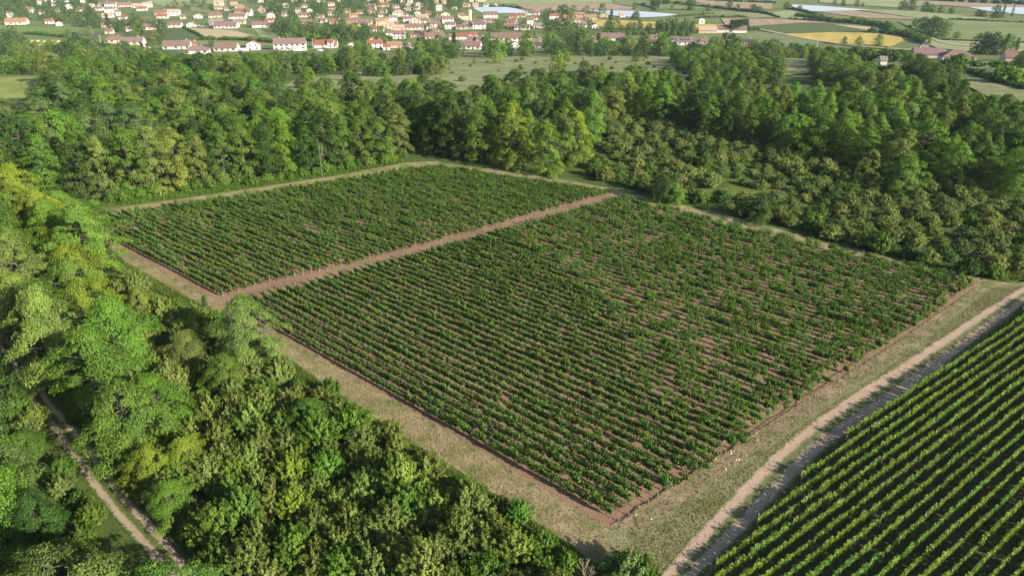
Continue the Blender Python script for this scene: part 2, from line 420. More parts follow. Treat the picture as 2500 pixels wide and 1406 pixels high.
strip('farm_lane', [(1850, 74), (1900, 84), (1960, 97), (2030, 108), (2100, 116), (2260, 128)], [(1856, 73), (1908, 83.4), (1968, 96), (2036, 107), (2105, 114.6), (2262, 126)], FM['beige'], 0.85, 24, 2)
strip('field_road', [(2270, 94), (2288, 104), (2320, 112), (2420, 120), (2640, 140)], [(2276, 94), (2296, 104), (2330, 110.5), (2425, 118), (2640, 137)], FM['beige'], 0.85, 24, 2)

# ------------------------------------------------------------------ leaf geometry
def quads(c, n, t, s, asp=0.5):
    """rhombic leaves: centres c, normals n, long axes t, half lengths s"""
    n = n / (np.linalg.norm(n, axis=1, keepdims=True) + 1e-9)
    t = t - n * np.sum(t * n, axis=1, keepdims=True)
    t = t / (np.linalg.norm(t, axis=1, keepdims=True) + 1e-9)
    b = np.cross(n, t)
    s = np.asarray(s).reshape(-1, 1)
    v = np.stack([c - t * s, c + b * s * asp + n * s * 0.12, c + t * s, c - b * s * asp + n * s * 0.12], axis=1).reshape(-1, 3)
    f = np.arange(len(v)).reshape(-1, 4)
    return v, f
def tube(a, b, r0, r1, k=5):
    a = np.array(a, float); b = np.array(b, float); d = b - a; d /= np.linalg.norm(d) + 1e-9
    u = np.cross(d, [0.3, 0.1, 1.0] if abs(d[2]) < 0.9 else [1, 0, 0]); u /= np.linalg.norm(u) + 1e-9
    w_ = np.cross(d, u); an = np.arange(k) * 2 * math.pi / k
    ring = np.outer(np.cos(an), u) + np.outer(np.sin(an), w_)
    v = np.vstack([a + ring * r0, b + ring * r1])
    f = [(i, (i + 1) % k, k + (i + 1) % k, k + i) for i in range(k)]
    return v, np.array(f)
def join(parts):
    vs, fs, n = [], [], 0
    for v, f in parts:
        vs.append(v); fs.append(np.asarray(f) + n); n += len(v)
    return np.vstack(vs), np.vstack(fs)

def tree_proto(name, seed, H=13, Rd=3.2, base=0.12, pads=80, lpp=80, pr=1.2, leaf=0.2, prof='tall', flat=0.35, yel=0.0):
    rg = np.random.default_rng(seed)
    C, N, T, SZ, TI = [], [], [], [], []
    limbs = []
    top = np.array([rg.normal(0, .35), rg.normal(0, .35), H * 0.93])
    lob = rg.uniform(0, 6.28, 3)
    for i in range(pads):
        t = base + (1 - base) * ((i + rg.uniform(0, 1)) / pads) ** 0.9
        if prof == 'tall':
            env = Rd * (0.55 + 0.45 * math.sin(math.pi * min(1, (t - base) / (1 - base) * 0.75 + 0.18))) * (1 - max(0, t - 0.72) / 0.28 * 0.78)
        elif prof == 'round':
            x = (t - base) / (1 - base)
            env = Rd * math.sqrt(max(0.05, 1 - (2 * x - 0.85) ** 2 / 1.35))
        elif prof == 'cone':
            env = Rd * (1.02 - (t - base) / (1 - base)) + 0.15
        else:
            env = Rd * (0.5 + 0.5 * math.sin(math.pi * min(1, t * 0.8 + 0.15))) * (1 - max(0, t - 0.8) / 0.2 * 0.6)
        an = i * 2.39996 + rg.normal(0, 0.5)
        env *= 1 + 0.32 * math.sin(2 * an + lob[0]) * math.sin(5 * t + lob[1]) + 0.16 * math.sin(3 * an + lob[2])
        if rg.uniform() < 0.1: env *= 1.25
        rr = env * (0.35 + 0.65 * math.sqrt(rg.uniform(0.05, 1)))
        p = np.array([math.cos(an) * rr + top[0] * t, math.sin(an) * rr + top[1] * t, t * H - 0.12 * rr])
        r = pr * rg.uniform(0.6, 1.35) * (1 - 0.25 * t)
        m = int(lpp * (r / pr) ** 1.6)
        out = np.array([math.cos(an), math.sin(an), 0]); side = np.array([-math.sin(an), math.cos(an), 0])
        rad = r * np.sqrt(rg.uniform(0, 1, m)); ph = rg.uniform(0, 6.283, m)
        o1 = rad * np.cos(ph) * rg.uniform(1.0, 1.5); o2 = rad * np.sin(ph)
        tilt = rg.normal(-0.28, 0.2)
        hz = flat * r * rg.normal(0, 0.55, m) - 0.30 * rad ** 2 / r + o1 * tilt
        c = p + np.outer(o1, out) + np.outer(o2, side); c[:, 2] += hz
        C.append(c)
        nn = rg.normal(0, 0.45, (m, 3)) + np.outer(0.55 + 0.5 * o1 / r, out) + np.outer(0.5 * o2 / r, side); nn[:, 2] += 0.42
        N.append(nn)
        tt = rg.normal(0, 0.6, (m, 3)) + np.outer(np.sign(o1 + 0.1), out); tt[:, 2] -= 0.35
        T.append(tt)
        SZ.append(leaf * rg.uniform(0.7, 1.35, m))
        padt = rg.uniform(-0.22, 0.25)
        TI.append(np.clip(rg.uniform(0.1, 0.75, m) + padt + yel, 0, 1))
        limbs.append((np.array([top[0] * t * .7, top[1] * t * .7, max(0.3, t * H - 0.35 * rr - 0.3)]), p, 0.05 + 0.02 * rr))
    C = np.vstack(C); N = np.vstack(N); T = np.vstack(T)
    keep = C[:, 2] > 0.12
    v, f = quads(C[keep], N[keep], T[keep], np.concatenate(SZ)[keep])
    crown = np_mesh(name + '_crown', v, f, [LEAF], tint=np.concatenate(TI)[keep])
    parts = []
    k = 6; prev = np.array([0, 0, -0.4]); r0 = 0.016 * H + 0.03
    for i in range(1, k + 1):
        q = np.array([top[0] * i / k + rg.normal(0, 0.08), top[1] * i / k + rg.normal(0, 0.08), H * 0.92 * i / k])
        r1 = (0.016 * H + 0.03) * (1 - i / k * 0.85)
        parts.append(tube(prev, q, r0, r1, 7)); prev = q; r0 = r1
    for a, b, r in limbs[::max(1, len(limbs) // 34)]: parts.append(tube(a, b, r, 0.025, 4))
    tv, tf = join(parts)
    trunk = np_mesh(name + '_trunk', tv, tf, [BARK])
    return (crown, trunk, H, Rd)

def shrub_proto(name, seed, H=3.0, Rd=2.1, shoots=80, lps=55, leaf=0.10, spiky=1.0, yel=0.0):
    rg = np.random.default_rng(seed)
    C, N, T, SZ, TI = [], [], [], [], []
    stems = []
    for i in range(shoots):
        an = i * 2.39996 + rg.normal(0, 0.3); q = math.sqrt((i + .5) / shoots)
        L = rg.uniform(0.75, 1.12)
        ex = Rd * q * L; ez = H * (1.0 - 0.55 * q ** 2) * rg.uniform(0.72, 1.1)
        a = np.array([math.cos(an) * 0.25 * q, math.sin(an) * 0.25 * q, 0.0])
        e = np.array([math.cos(an) * ex, math.sin(an) * ex, ez])
        mid = (a + e) / 2 + np.array([0, 0, ez * 0.22])
        m = int(lps * rg.uniform(0.7, 1.3)); s = rg.uniform(0.22, 1.0, m) ** 0.8
        s_ = s[:, None]
        c = (1 - s_) ** 2 * a + 2 * s_ * (1 - s_) * mid + s_ ** 2 * e
        fuzz = (0.34 * (1.08 - s) + 0.05) * spiky
        c = c + rg.normal(0, 1, (m, 3)) * fuzz[:, None] * 0.75
        C.append(c)
        d = e - mid; d /= np.linalg.norm(d)
        nn = rg.normal(0, 0.45, (m, 3)) + np.array([math.cos(an) * 0.75, math.sin(an) * 0.75, 0.45]); N.append(nn)
        T.append(rg.normal(0, 0.6, (m, 3)) + d * 1.2)
        SZ.append(leaf * rg.uniform(0.7, 1.4, m))
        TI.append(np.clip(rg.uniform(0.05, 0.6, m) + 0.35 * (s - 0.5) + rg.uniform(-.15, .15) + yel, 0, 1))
        if i % 4 == 0: stems.append((a, mid, e))
    C = np.vstack(C); keep = C[:, 2] > 0.05
    v, f = quads(C[keep], np.vstack(N)[keep], np.vstack(T)[keep], np.concatenate(SZ)[keep])
    fol = np_mesh(name + '_foliage', v, f, [LEAF], tint=np.concatenate(TI)[keep])
    parts = []
    for a, mid, e in stems:
        a = a - np.array([0, 0, 0.3])
        parts.append(tube(a, mid, 0.05, 0.035, 4)); parts.append(tube(mid, e, 0.035, 0.012, 4))
    tv, tf = join(parts)
    return (fol, np_mesh(name + '_stems', tv, tf, [BARK]), H, Rd)

def bare_proto(name, seed, H=9.0, mat=None, spread=0.75):
    rg = np.random.default_rng(seed); parts = []
    def grow(p, d, L, r, dep):
        q = p + d * L
        parts.append(tube(p, q, r, r * 0.68, 5))
        if dep == 0: return
        for _ in range(rg.integers(2, 4)):
            nd = d + rg.normal(0, spread, 3) * 0.75; nd[2] += 0.12; nd /= np.linalg.norm(nd)
            grow(q, nd, L * rg.uniform(0.6, 0.85), r * 0.62, dep - 1)
    grow(np.array([0, 0, -0.3]), np.array([0.05, 0.0, 1.0]), H * 0.3, H * 0.022, 5)
    v, f = join(parts)
    return np_mesh(name, v, f, [mat or DEADWOOD])

LOC = [tree_proto('locust%d' % i, 20 + i, H=13.5, Rd=rd, base=0.06, pads=74, lpp=165, pr=1.05, leaf=0.165, prof='tall', flat=0.30) for i, rd in enumerate((2.9, 3.3, 3.6, 3.0, 3.9))]
RND = [tree_proto('round%d' % i, 40 + i, H=h, Rd=rd, base=0.14, pads=66, lpp=185, pr=1.2, leaf=0.17, prof='round', flat=0.38) for i, (h, rd) in enumerate(((9.5, 4.2), (10.5, 4.0), (8.5, 3.8), (11.0, 4.6)))]
NEAR = [tree_proto('near%d' % i, 60 + i, H=h, Rd=rd, base=0.10, pads=96, lpp=290, pr=1.05, leaf=0.122, prof=pf, flat=0.30) for i, (h, rd, pf) in enumerate(((11.5, 3.9, 'tall'), (10.0, 4.1, 'round'), (12.5, 4.3, 'tall'), (9.0, 3.6, 'round')))]
SHR = [shrub_proto('shrub%d' % i, 80 + i, H=h, Rd=rd, shoots=84, lps=44, leaf=0.155) for i, (h, rd) in enumerate(((3.0, 2.4), (2.6, 2.2), (3.4, 2.5), (2.8, 2.6)))]
NSH = [shrub_proto('near_shrub%d' % i, 90 + i, H=h, Rd=rd, shoots=100, lps=80, leaf=0.11, spiky=0.8) for i, (h, rd) in enumerate(((3.2, 2.1), (2.7, 1.9), (3.8, 2.2), (3.0, 2.4)))]
FAR = [tree_proto('far%d' % i, 100 + i, H=h, Rd=rd, base=0.05, pads=42, lpp=46, pr=1.55, leaf=0.36, prof='round', flat=0.55) for i, (h, rd) in enumerate(((9, 4.2), (10, 4.6), (8, 4.4), (11, 4.4)))]
POP = [tree_proto('poplar%d' % i, 110 + i, H=17, Rd=1.9, base=0.03, pads=60, lpp=50, pr=1.1, leaf=0.3, prof='col', flat=0.8) for i in range(2)]
CON = [tree_proto('conifer%d' % i, 115 + i, H=12, Rd=2.9, base=0.06, pads=56, lpp=48, pr=0.95, leaf=0.26, prof='cone', flat=0.5) for i in range(2)]
HED = [shrub_proto('hedge%d' % i, 120 + i, H=2.6, Rd=3.2, shoots=60, lps=26, leaf=0.26, spiky=1.5) for i in range(3)]
BARE = [bare_proto('bare%d' % i, 130 + i, 9.5) for i in range(2)]
DRY = bare_proto('dry_stems', 140, 4.2, plain('dry_stem', (0.36, 0.32, 0.22)), 0.3)

# colour tones (linear base colours)
TONE = {'deep green': (0.062, 0.132, 0.024), 'mid green': (0.115, 0.212, 0.032), 'fresh green': (0.142, 0.270, 0.034), 'olive green': (0.190, 0.250, 0.058),
        'yellow green': (0.205, 0.295, 0.034), 'grey green': (0.125, 0.205, 0.058), 'pale green': (0.200, 0.300, 0.064), 'blue green': (0.045, 0.088, 0.040), 'reddish': (0.10, 0.06, 0.045)}
def tone_col(t, j=0.16):
    c = TONE[t]; a = 1 + RN.uniform(-j, j)
    return (c[0] * a * (1 + RN.uniform(-j, j) * 0.6), c[1] * a, c[2] * a * (1 + RN.uniform(-j, j)), 1)

def inside(x, y, poly):
    r = False; n = len(poly)
    for i in range(n):
        x1, y1 = poly[i]; x2, y2 = poly[i - 1]
        if (y1 > y) != (y2 > y) and x < (x2 - x1) * (y - y1) / (y2 - y1) + x1: r = not r
    return r
def scatter(pxpoly, spacing, seed, tries=30, px=True, blocked=None):
    W = [(P(*p).x, P(*p).y) for p in pxpoly] if px else pxpoly
    rg = random.Random(seed)
    x0, x1 = min(p[0] for p in W), max(p[0] for p in W); y0, y1 = min(p[1] for p in W), max(p[1] for p in W)
    pts = []; grid = {}
    n = int((x1 - x0) * (y1 - y0) / spacing ** 2 * tries / 3)
    for _ in range(n):
        x = rg.uniform(x0, x1); y = rg.uniform(y0, y1)
        if not inside(x, y, W): continue
        gx, gy = int(x // spacing), int(y // spacing); ok = True
        for a in (-1, 0, 1):
            for b in (-1, 0, 1):
                for (u, v) in grid.get((gx + a, gy + b), ()):
                    if (u - x) ** 2 + (v - y) ** 2 < spacing ** 2: ok = False
        if not ok or (blocked and blocked(x, y)): continue
        grid.setdefault((gx, gy), []).append((x, y)); pts.append((x, y))
    return pts
def visible(x, y, h, margin=60):
    a = proj(Vector((x, y, zg(y)))); b = proj(Vector((x, y, zg(y) + h)))
    return max(a[0], b[0]) > -margin and min(a[0], b[0]) < 2500 + margin and b[1] < 1406 + margin * 0.5 and a[1] > -30

def cap(x, y, s, H, floor=133):
    v0 = Vector((x, y, zg(y))); px, py = proj(v0)
    if not 385 < px < 840: return s
    return max(0.3, min(s, (py - floor) / (ppm(v0) * H * 1.05)))
def tree(name, proto, x, y, s, tone, label, cat='tree', group=None, sz=None, parts=('crown', 'trunk')):
    e = empty(name, (x, y, zg(y)), RN.uniform(0, 6.283), s)
    e.scale = (s * RN.uniform(0.9, 1.12), s * RN.uniform(0.9, 1.12), s * (sz or RN.uniform(0.88, 1.1)))
    tag(e, label, cat, group)
    link(parts[1], proto[1], e)
    link(parts[0], proto[0], e, color=tone_col(tone) if isinstance(tone, str) else tone)
    return e

# ------------------------------------------------------------------ vines
def vine_cloud(rg, x0, H=1.25, canes=8, lpc=16, spread=0.34, leaf=0.085, lean=0.0, thick=1.0, cordon=0.0):
    C, N, T, SZ, TI = [], [], [], [], []
    for k in range(canes):
        an = rg.uniform(0, 6.283); ln = H * rg.uniform(0.72, 1.15)
        ex = x0 + math.cos(an) * spread * rg.uniform(0.5, 1.5) + lean; ey = math.sin(an) * spread * rg.uniform(0.4, 1.0) * thick
        sx = rg.uniform(-1, 1) * cordon; a = np.array([x0 + sx * 0.7, 0, 0.40]); e = np.array([ex + sx, ey, ln])
        s = rg.uniform(0.05, 1.0, lpc); s_ = s[:, None]
        c = a + (e - a) * s_ ** np.array([0.6, 0.8, 1.0]) + rg.normal(0, 0.085, (lpc, 3)) * np.array([1.3, 1.0 * thick, 0.9])
        C.append(c); N.append(rg.normal(0, 0.6, (lpc, 3)) + np.array([0, 0, 0.45]))
        T.append(rg.normal(0, 1, (lpc, 3))); SZ.append(leaf * rg.uniform(0.7, 1.35, lpc))
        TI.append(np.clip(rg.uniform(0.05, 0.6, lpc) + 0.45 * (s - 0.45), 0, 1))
    return np.vstack(C), np.vstack(N), np.vstack(T), np.concatenate(SZ), np.concatenate(TI)
def vine_mesh(name, seed, n, sp, miss=0.08, H=1.2, canes=8, lpc=16, spread=0.34, jitter=0.12, leaf=0.085, hvar=0.18, thick=1.0, cordon=0.0):
    rg = np.random.default_rng(seed); D = []; tr = []; XS = []
    for i in range(n):
        if n > 1 and rg.uniform() < miss: continue
        x = (i - (n - 1) / 2) * sp + rg.normal(0, jitter * sp)
        h = H * (1 + rg.normal(0, hvar)); XS.append(x)
        D.append(vine_cloud(rg, x, h, max(3, int(canes * rg.uniform(0.6, 1.3))), lpc, spread * rg.uniform(0.7, 1.3), leaf, 0.0, thick, cordon))
        tr.append(tube((x, 0, -0.1), (x + rg.normal(0, .04), rg.normal(0, .03), 0.5), 0.035, 0.03, 4))
    if cordon: tr += [tube((x_ - cordon, 0, 0.42), (x_ + cordon, 0, 0.45), 0.022, 0.02, 4) for x_ in XS]
    C, N, T, SZ, TI = [np.concatenate([d[k] for d in D]) for k in range(5)]
    v, f = quads(C, N, T, SZ, 0.8)
    tv, tf = join(tr)
    vv, ff = join([(v, f), (tv, tf)])
    return np_mesh(name, vv, ff, [VLEAF, VBARK], midx=[0] * len(f) + [1] * len(tf), tint=np.concatenate([TI, np.full(len(tf), .5)]))
VSP = 0.98
SEGN = 6
SEG_D = [vine_mesh('vine_seg_d%d' % i, 200 + i, SEGN, VSP, 0.03, 1.10, 16, 20, 0.34, 0.12, leaf=0.08, hvar=0.12, thick=0.55, cordon=0.46) for i in range(7)]
SEG_S = [vine_mesh('vine_seg_s%d' % i, 220 + i, SEGN, VSP, 0.22, 1.24, 17, 18, 0.42, 0.2, leaf=0.082, hvar=0.2, thick=0.85, cordon=0.38) for i in range(7)]
ONE = [vine_mesh('vine_one%d' % i, 240 + i, 1, VSP, 0, 1.18, 17, 21, 0.36, 0, leaf=0.08, thick=0.65, cordon=0.42) for i in range(8)]
HSEG = [vine_mesh('vine_hedge%d' % i, 260 + i, 10, 0.62, 0.04, 1.18, 11, 18, 0.24, 0.1, leaf=0.085, hvar=0.09, thick=0.36) for i in range(6)]
pv, pf = join([tube((0, 0, -0.3), (0, 0, 1.25), 0.04, 0.036, 6), tube((0, 0, 1.25), (0, 0, 1.27), 0.036, 0.001, 6)])
POST = np_mesh('end_post', pv, pf, [POSTW])
mv, mf = join([tube((0, 0, -0.3), (0, 0, 1.45), 0.03, 0.028, 5)])
STEEL = plain('galvanised_post', (0.42, 0.43, 0.44), 0.5)
MPOST = np_mesh('metal_post', mv, mf, [STEEL])

def world2(poly): return [(P(*p).x, P(*p).y) for p in poly]
def clip_ray(o, d, poly):
    hits = []
    for i in range(len(poly)):
        a, b = poly[i - 1], poly[i]; ex, ey = b[0] - a[0], b[1] - a[1]
        den = d[0] * ey - d[1] * ex
        if abs(den) < 1e-9: continue
        t = ((a[0] - o[0]) * ey - (a[1] - o[1]) * ex) / den; u = ((a[0] - o[0]) * d[1] - (a[1] - o[1]) * d[0]) / den
        if 0 <= u <= 1: hits.append(t)
    return sorted(hits)
def dens(x, y):
    return math.sin(x * 0.05 + 1.0) * math.sin(y * 0.045 + x * 0.02) * 0.5 + 0.5
ROWS = []   # name, start, end, block
NEARB = world2([(575, 752), (680, 721), (800, 687), (1010, 632), (1390, 523), (1525, 487), (1800, 556), (2100, 634), (2385, 696), (2200, 838), (1850, 1066), (1505, 1284), (1200, 1108), (1000, 993), (800, 878), (660, 797)])
FARB = world2([(540, 728), (640, 696), (781, 666), (1005, 608), (1362, 510), (1488, 476), (1200, 428), (1045, 411), (820, 448), (600, 481), (330, 519), (257, 533), (283, 598)])
SP = 1.16
# near block: rows start on the alley's near side and run to the lower right edge
def block_rows(poly, s0, s1, ang0, ang1, n, sgn, ex=1.0):
    out = []
    for k in range(n):
        f = (k + 0.35) / n
        o = s0.lerp(s1, f); a = R(ang0 + (ang1 - ang0) * f ** ex)
        d = (math.cos(a) * sgn, math.sin(a) * sgn)
        hits = clip_ray((o.x - d[0] * 30, o.y - d[1] * 30), d, poly)
        if len(hits) < 2: continue
        t0, t1 = hits[0] - 30, hits[-1] - 30
        if t1 - t0 < 3: continue
        out.append((Vector((o.x + d[0] * t0, o.y + d[1] * t0, 0)), Vector((o.x + d[0] * t1, o.y + d[1] * t1, 0))))
    return out
s0, s1 = P(575, 752), P(1525, 487)
nrow = int((s1 - s0).length * 0.985 / SP)
near_rows = block_rows(NEARB, s0, s1, 139.2, 141.5, nrow, -1)
s0, s1 = P(540, 728), P(1488, 476)
far_rows = block_rows(FARB, s0, s1, 140.5, 151.5, nrow, 1, 1.3)
RV = world2(RIGHTV)
right_rows = []
rd = R(36.2); dv = Vector((math.cos(rd), math.sin(rd), 0)); nv = Vector((math.sin(rd), -math.cos(rd), 0))
o0 = P(1925, 1211) - nv * 6.65
for k in range(46):
    o = o0 + nv * (1.04 * k)
    h = clip_ray((o.x - dv.x * 200, o.y - dv.y * 200), (dv.x, dv.y), RV)
    if len(h) >= 2:
        a = o + dv * (h[0] - 200 + 0.5); b = o + dv * (h[-1] - 200)
        # keep only the stretch near the frame
        L = (b - a).length; m = int(L / 2)
        seen = [i for i in range(m + 1) if (lambda q: -80 < q[0] < 2620 and q[1] < 1480)(proj(a.lerp(b, i / max(1, m))))]
        if len(seen) > 2: right_rows.append((a.lerp(b, seen[0] / m), a.lerp(b, seen[-1] / m)))

cand = []
for k, (a, b) in enumerate(near_rows):
    L = (b - a).length; n = int(L / VSP)
    for i in range(n):
        p = a + (b - a) * ((i + 0.5) * VSP / L); cand.append(((p - Vector((0, 0, CAM_H))).length, k, i))
cand.sort()
SINGLE = set((k, i) for _, k, i in cand[:300])
def vine_col(j=0.15, base=(0.120, 0.228, 0.040)):
    a = 1 + RN.uniform(-j, j)
    return (base[0] * a * (1 + RN.uniform(-.12, .2)), base[1] * a, base[2] * a * (1 + RN.uniform(-.15, .3)), 1)
def add_row(idx, a, b, label, group, near):
    d = b - a; L = d.length; ang = math.atan2(d.y, d.x)
    e = empty('vine_row', (a.x, a.y, 0.03), ang)
    tag(e, label, 'vine row', group)
    for t in (0.0, 1.0):
        p = link('end_post', POST, e, (t * L + (0.25 if t == 0 else -0.25), 0, 0)); p.rotation_euler = (RN.uniform(-.06, .06), RN.uniform(-.1, .1), 0)
        p.scale = (1, 1, RN.uniform(0.8, 1.05) * (0.42 if (near and t == 1.0) or (not near and t == 1.0) else 1.0))
    ph = RN.uniform(-0.3, 0.3); n = int(L / VSP); i = 0
    while i < n:
        if near and (idx, i) in SINGLE:
            if RN.random() < 0.95:
                o = link('grapevine', RN.choice(ONE), e, ((i + 0.5) * VSP + ph + RN.uniform(-.12, .12), RN.uniform(-.08, .08), 0), vine_col())
                o.rotation_euler = (0, 0, RN.choice((0, math.pi)) + RN.uniform(-.25, .25)); s = RN.uniform(0.88, 1.12); o.scale = (1.05, s, s)
            i += 1; continue
        m = 0
        while m < SEGN and i + m < n and not (near and (idx, i + m) in SINGLE): m += 1
        c = a + d * ((i + m / 2) * VSP / L)
        sparse = near and (c.x + c.y * 0.4 + 16 * (dens(c.x, c.y) - 0.5) > 40) and RN.random() < 0.9
        if not near: sparse = RN.random() < 0.22
        o = link('vine_foliage', RN.choice(SEG_S if sparse else SEG_D), e, ((i + m / 2) * VSP + ph, RN.uniform(-.05, .05), 0), vine_col())
        if RN.random() < 0.5: o.rotation_euler = (0, 0, math.pi)
        o.scale = (m / SEGN, 1.0, RN.uniform(0.88, 1.1)); o['kind'] = 'stuff'
        i += m
for k, (a, b) in enumerate(near_rows):
    n = len(near_rows)
    lab = ('low green vine row of the near block, nearest the mown straw strip' if k == 0 else
           'low green vine row of the near block, nearest the path below the scrub' if k == n - 1 else
           '%s vine row of the near block counted from the mown straw strip' % ordinal(k))
    add_row(k, a, b, lab, 'vine rows of the near vineyard block', True)
for k, (a, b) in enumerate(far_rows):
    lab = ('dense green vine row of the far block, nearest the mown straw strip' if k == 0 else
           '%s vine row of the far block counted from the mown straw strip' % ordinal(k))
    add_row(k, a, b, lab, 'vine rows of the far vineyard block', False)
for k, (a, b) in enumerate(right_rows):
    d = b - a; L = d.length
    e = empty('hedged_vine_row', (a.x, a.y, 0.045), math.atan2(d.y, d.x))
    tag(e, 'bright hedge-trimmed vine row right of the sandy track, nearest the track' if k == 0 else '%s bright trimmed vine row counted from the sandy track' % ordinal(k), 'vine row', 'trimmed vine rows right of the sandy track')
    n = max(1, round(L / 6.2))
    for i in range(n):
        o = link('vine_foliage', RN.choice(HSEG), e, ((i + 0.5) * L / n, RN.uniform(-.04, .04), 0), vine_col(0.1, (0.178, 0.285, 0.052)))
        o.scale = (L / n / 6.2 * (-1 if RN.random() < .5 else 1), 1, RN.uniform(0.93, 1.07)); o['kind'] = 'stuff'
    for i in range(0, n + 1, 2): link('metal_post', MPOST, e, (i * L / n + 0.05, 0.02, 0))

# anchor wire with stakes along the lower right edge
ap = [P(*p) for p in [(1522, 1278), (1640, 1200), (1700, 1163), (1850, 1062), (2000, 960), (2140, 862), (2250, 790), (2392, 690)]]
ap = resample(ap, 60)
awr = empty('anchor_wire', ap[0]); tag(awr, 'thin rusty anchor wire on short stakes along the lower right vineyard edge', 'wire')
parts = []; prev = None
RUST = plain('rusty_wire', (0.20, 0.12, 0.07))
for i, p in enumerate(ap):
    q = np.array([p.x - ap[0].x + RN.uniform(-.09, .09), p.y - ap[0].y + RN.uniform(-.09, .09), 0.32 + RN.uniform(-.1, .1)])
    if prev is not None: parts.append(tube(prev, q, 0.03, 0.03, 4))
    prev = q
    if i % 3 == 0:
        sv, sf = tube((0, 0, -0.2), (0.08, 0.1, 0.55), 0.03, 0.03, 4)
        if i == 0: STK = np_mesh('stake', sv, sf, [POSTW])
        link('stake', STK, awr, (q[0], q[1], 0.0))
v, f = join(parts); link('wire', np_mesh('wire', v, f, [RUST]), awr)

# ------------------------------------------------------------------ stones
STONE_M = plain('limestone', (0.62, 0.55, 0.45), var=0.2)
stm = []
for i in range(4):
    bm = bmesh.new(); bmesh.ops.create_icosphere(bm, subdivisions=1, radius=0.17)
    rg = random.Random(i)
    for v_ in bm.verts: v_.co = Vector((v_.co.x * rg.uniform(.7, 1.5), v_.co.y * rg.uniform(.6, 1.2), v_.co.z * rg.uniform(.4, .7)))
    me = bpy.data.meshes.new('stone'); bm.to_mesh(me); bm.free(); me.materials.append(STONE_M); stm.append(me)
STP = [(1770 + RN.gauss(0, 26), 1112 + RN.gauss(0, 13)) for _ in range(15)] + [(1712 + RN.gauss(0, 26), 1160 + RN.gauss(0, 12)) for _ in range(8)] + [(1645, 1206), (1552, 1258), (1640, 1190), (1850, 1075), (1935, 1030), (2120, 905), (1590, 1268)]
for x, y in STP:
    p = P(x, y); near = 'main rubble heap' if 1720 < x < 1830 else 'bare soil'
    o = tag(link('stone', RN.choice(stm), None, p + Vector((0, 0, 0.10))), 'small pale limestone in the rubble patch below the near vine rows' if near[0] == 'm' else 'small pale limestone lying on the bare soil at the row ends', 'stone', 'loose stones at the row ends')
    o.rotation_euler = (RN.uniform(-.3, .3), RN.uniform(-.3, .3), RN.uniform(0, 6)); s = RN.uniform(0.3, 0.85); o.scale = (s, s, s)

# ------------------------------------------------------------------ woods
def pick(opts): return RN.choices([o[0] for o in opts], [o[1] for o in opts])[0]
WOOD = [('deep green', 3), ('mid green', 4), ('fresh green', 2.5), ('olive green', 2), ('grey green', 1.5)]
def dist_poly(x, y, pl):
    best = 1e9; bt = 0; acc = 0
    for a, b in zip(pl, pl[1:]):
        ex, ey = b[0] - a[0], b[1] - a[1]; l2 = ex * ex + ey * ey
        t = max(0, min(1, ((x - a[0]) * ex + (y - a[1]) * ey) / l2)); d = math.hypot(a[0] + t * ex - x, a[1] + t * ey - y)
        if d < best: best, bt = d, acc + t * math.sqrt(l2)
        acc += math.sqrt(l2)
    return best, bt
# back-left wood: dense front rank along the upper track, looser interior
EDGE = world2([(225, 497), (420, 468), (620, 444), (820, 414), (990, 386)])
front = []
elen = sum(math.dist(a, b) for a, b in zip(EDGE, EDGE[1:]))
nfr = int(elen / 4.3)
for i in range(nfr):
    t = (i + 0.5) / nfr * elen; acc = 0
    for a, b in zip(EDGE, EDGE[1:]):
        l = math.dist(a, b)
        if acc + l >= t:
            f = (t - acc) / l; front.append((a[0] + (b[0] - a[0]) * f + RN.uniform(-.5, .5), a[1] + (b[1] - a[1]) * f + 1.8 + RN.uniform(-.6, .9))); break
        acc += l
for i, (x, y) in enumerate(front):
    tone = pick([('mid green', 4), ('fresh green', 4), ('olive green', 2), ('deep green', 1)])
    tree('locust_tree', RN.choice(LOC), x, y, RN.uniform(0.82, 1.02), tone, '%s %s locust tree from left in the wood edge along the upper track' % (ordinal(i), tone), 'tree', 'front trees of the wood beyond the far vine block')
UE = world2([(228, 503), (420, 473), (620, 450), (820, 420), (985, 391)])
uw = resample([Vector((a, b, 0)) for a, b in UE], int(elen / 2.6))
for i, p in enumerate(uw):
    tone = pick([('fresh green', 4), ('mid green', 4), ('pale green', 1)])
    tree('undergrowth_bush', RN.choice(SHR), p.x + RN.uniform(-.5, .5), p.y + RN.uniform(-0.6, 1.4), RN.uniform(0.45, 0.9), tone, '%s %s undergrowth bush from left at the wood foot along the upper track' % (ordinal(i), tone), 'bush', 'undergrowth along the upper track', parts=('foliage', 'stems'))
WA = [(-420, 520), (215, 488), (600, 436), (980, 378), (1060, 375), (1150, 392), (1330, 410), (1430, 385), (1470, 320), (1510, 275), (1300, 268), (1000, 268), (880, 284), (690, 282), (610, 258), (430, 212), (150, 240), (110, 325), (-300, 345)]
ptsA = scatter(WA, 5.6, 3, blocked=lambda x, y: any((x - a) ** 2 + (y - b) ** 2 < 14 for a, b in front))
ptsA = [p for p in ptsA if visible(p[0], p[1], 13)]
def ranked(pts, line, band):
    """(x, y, rank index, order along the line) for points in bands behind a world polyline"""
    b = {}
    for x, y in pts:
        d, t = dist_poly(x, y, line); b.setdefault(int(d // band), []).append((t, x, y))
    return [(x, y, r, i) for r in sorted(b) for i, (t, x, y) in enumerate(sorted(b[r]))]
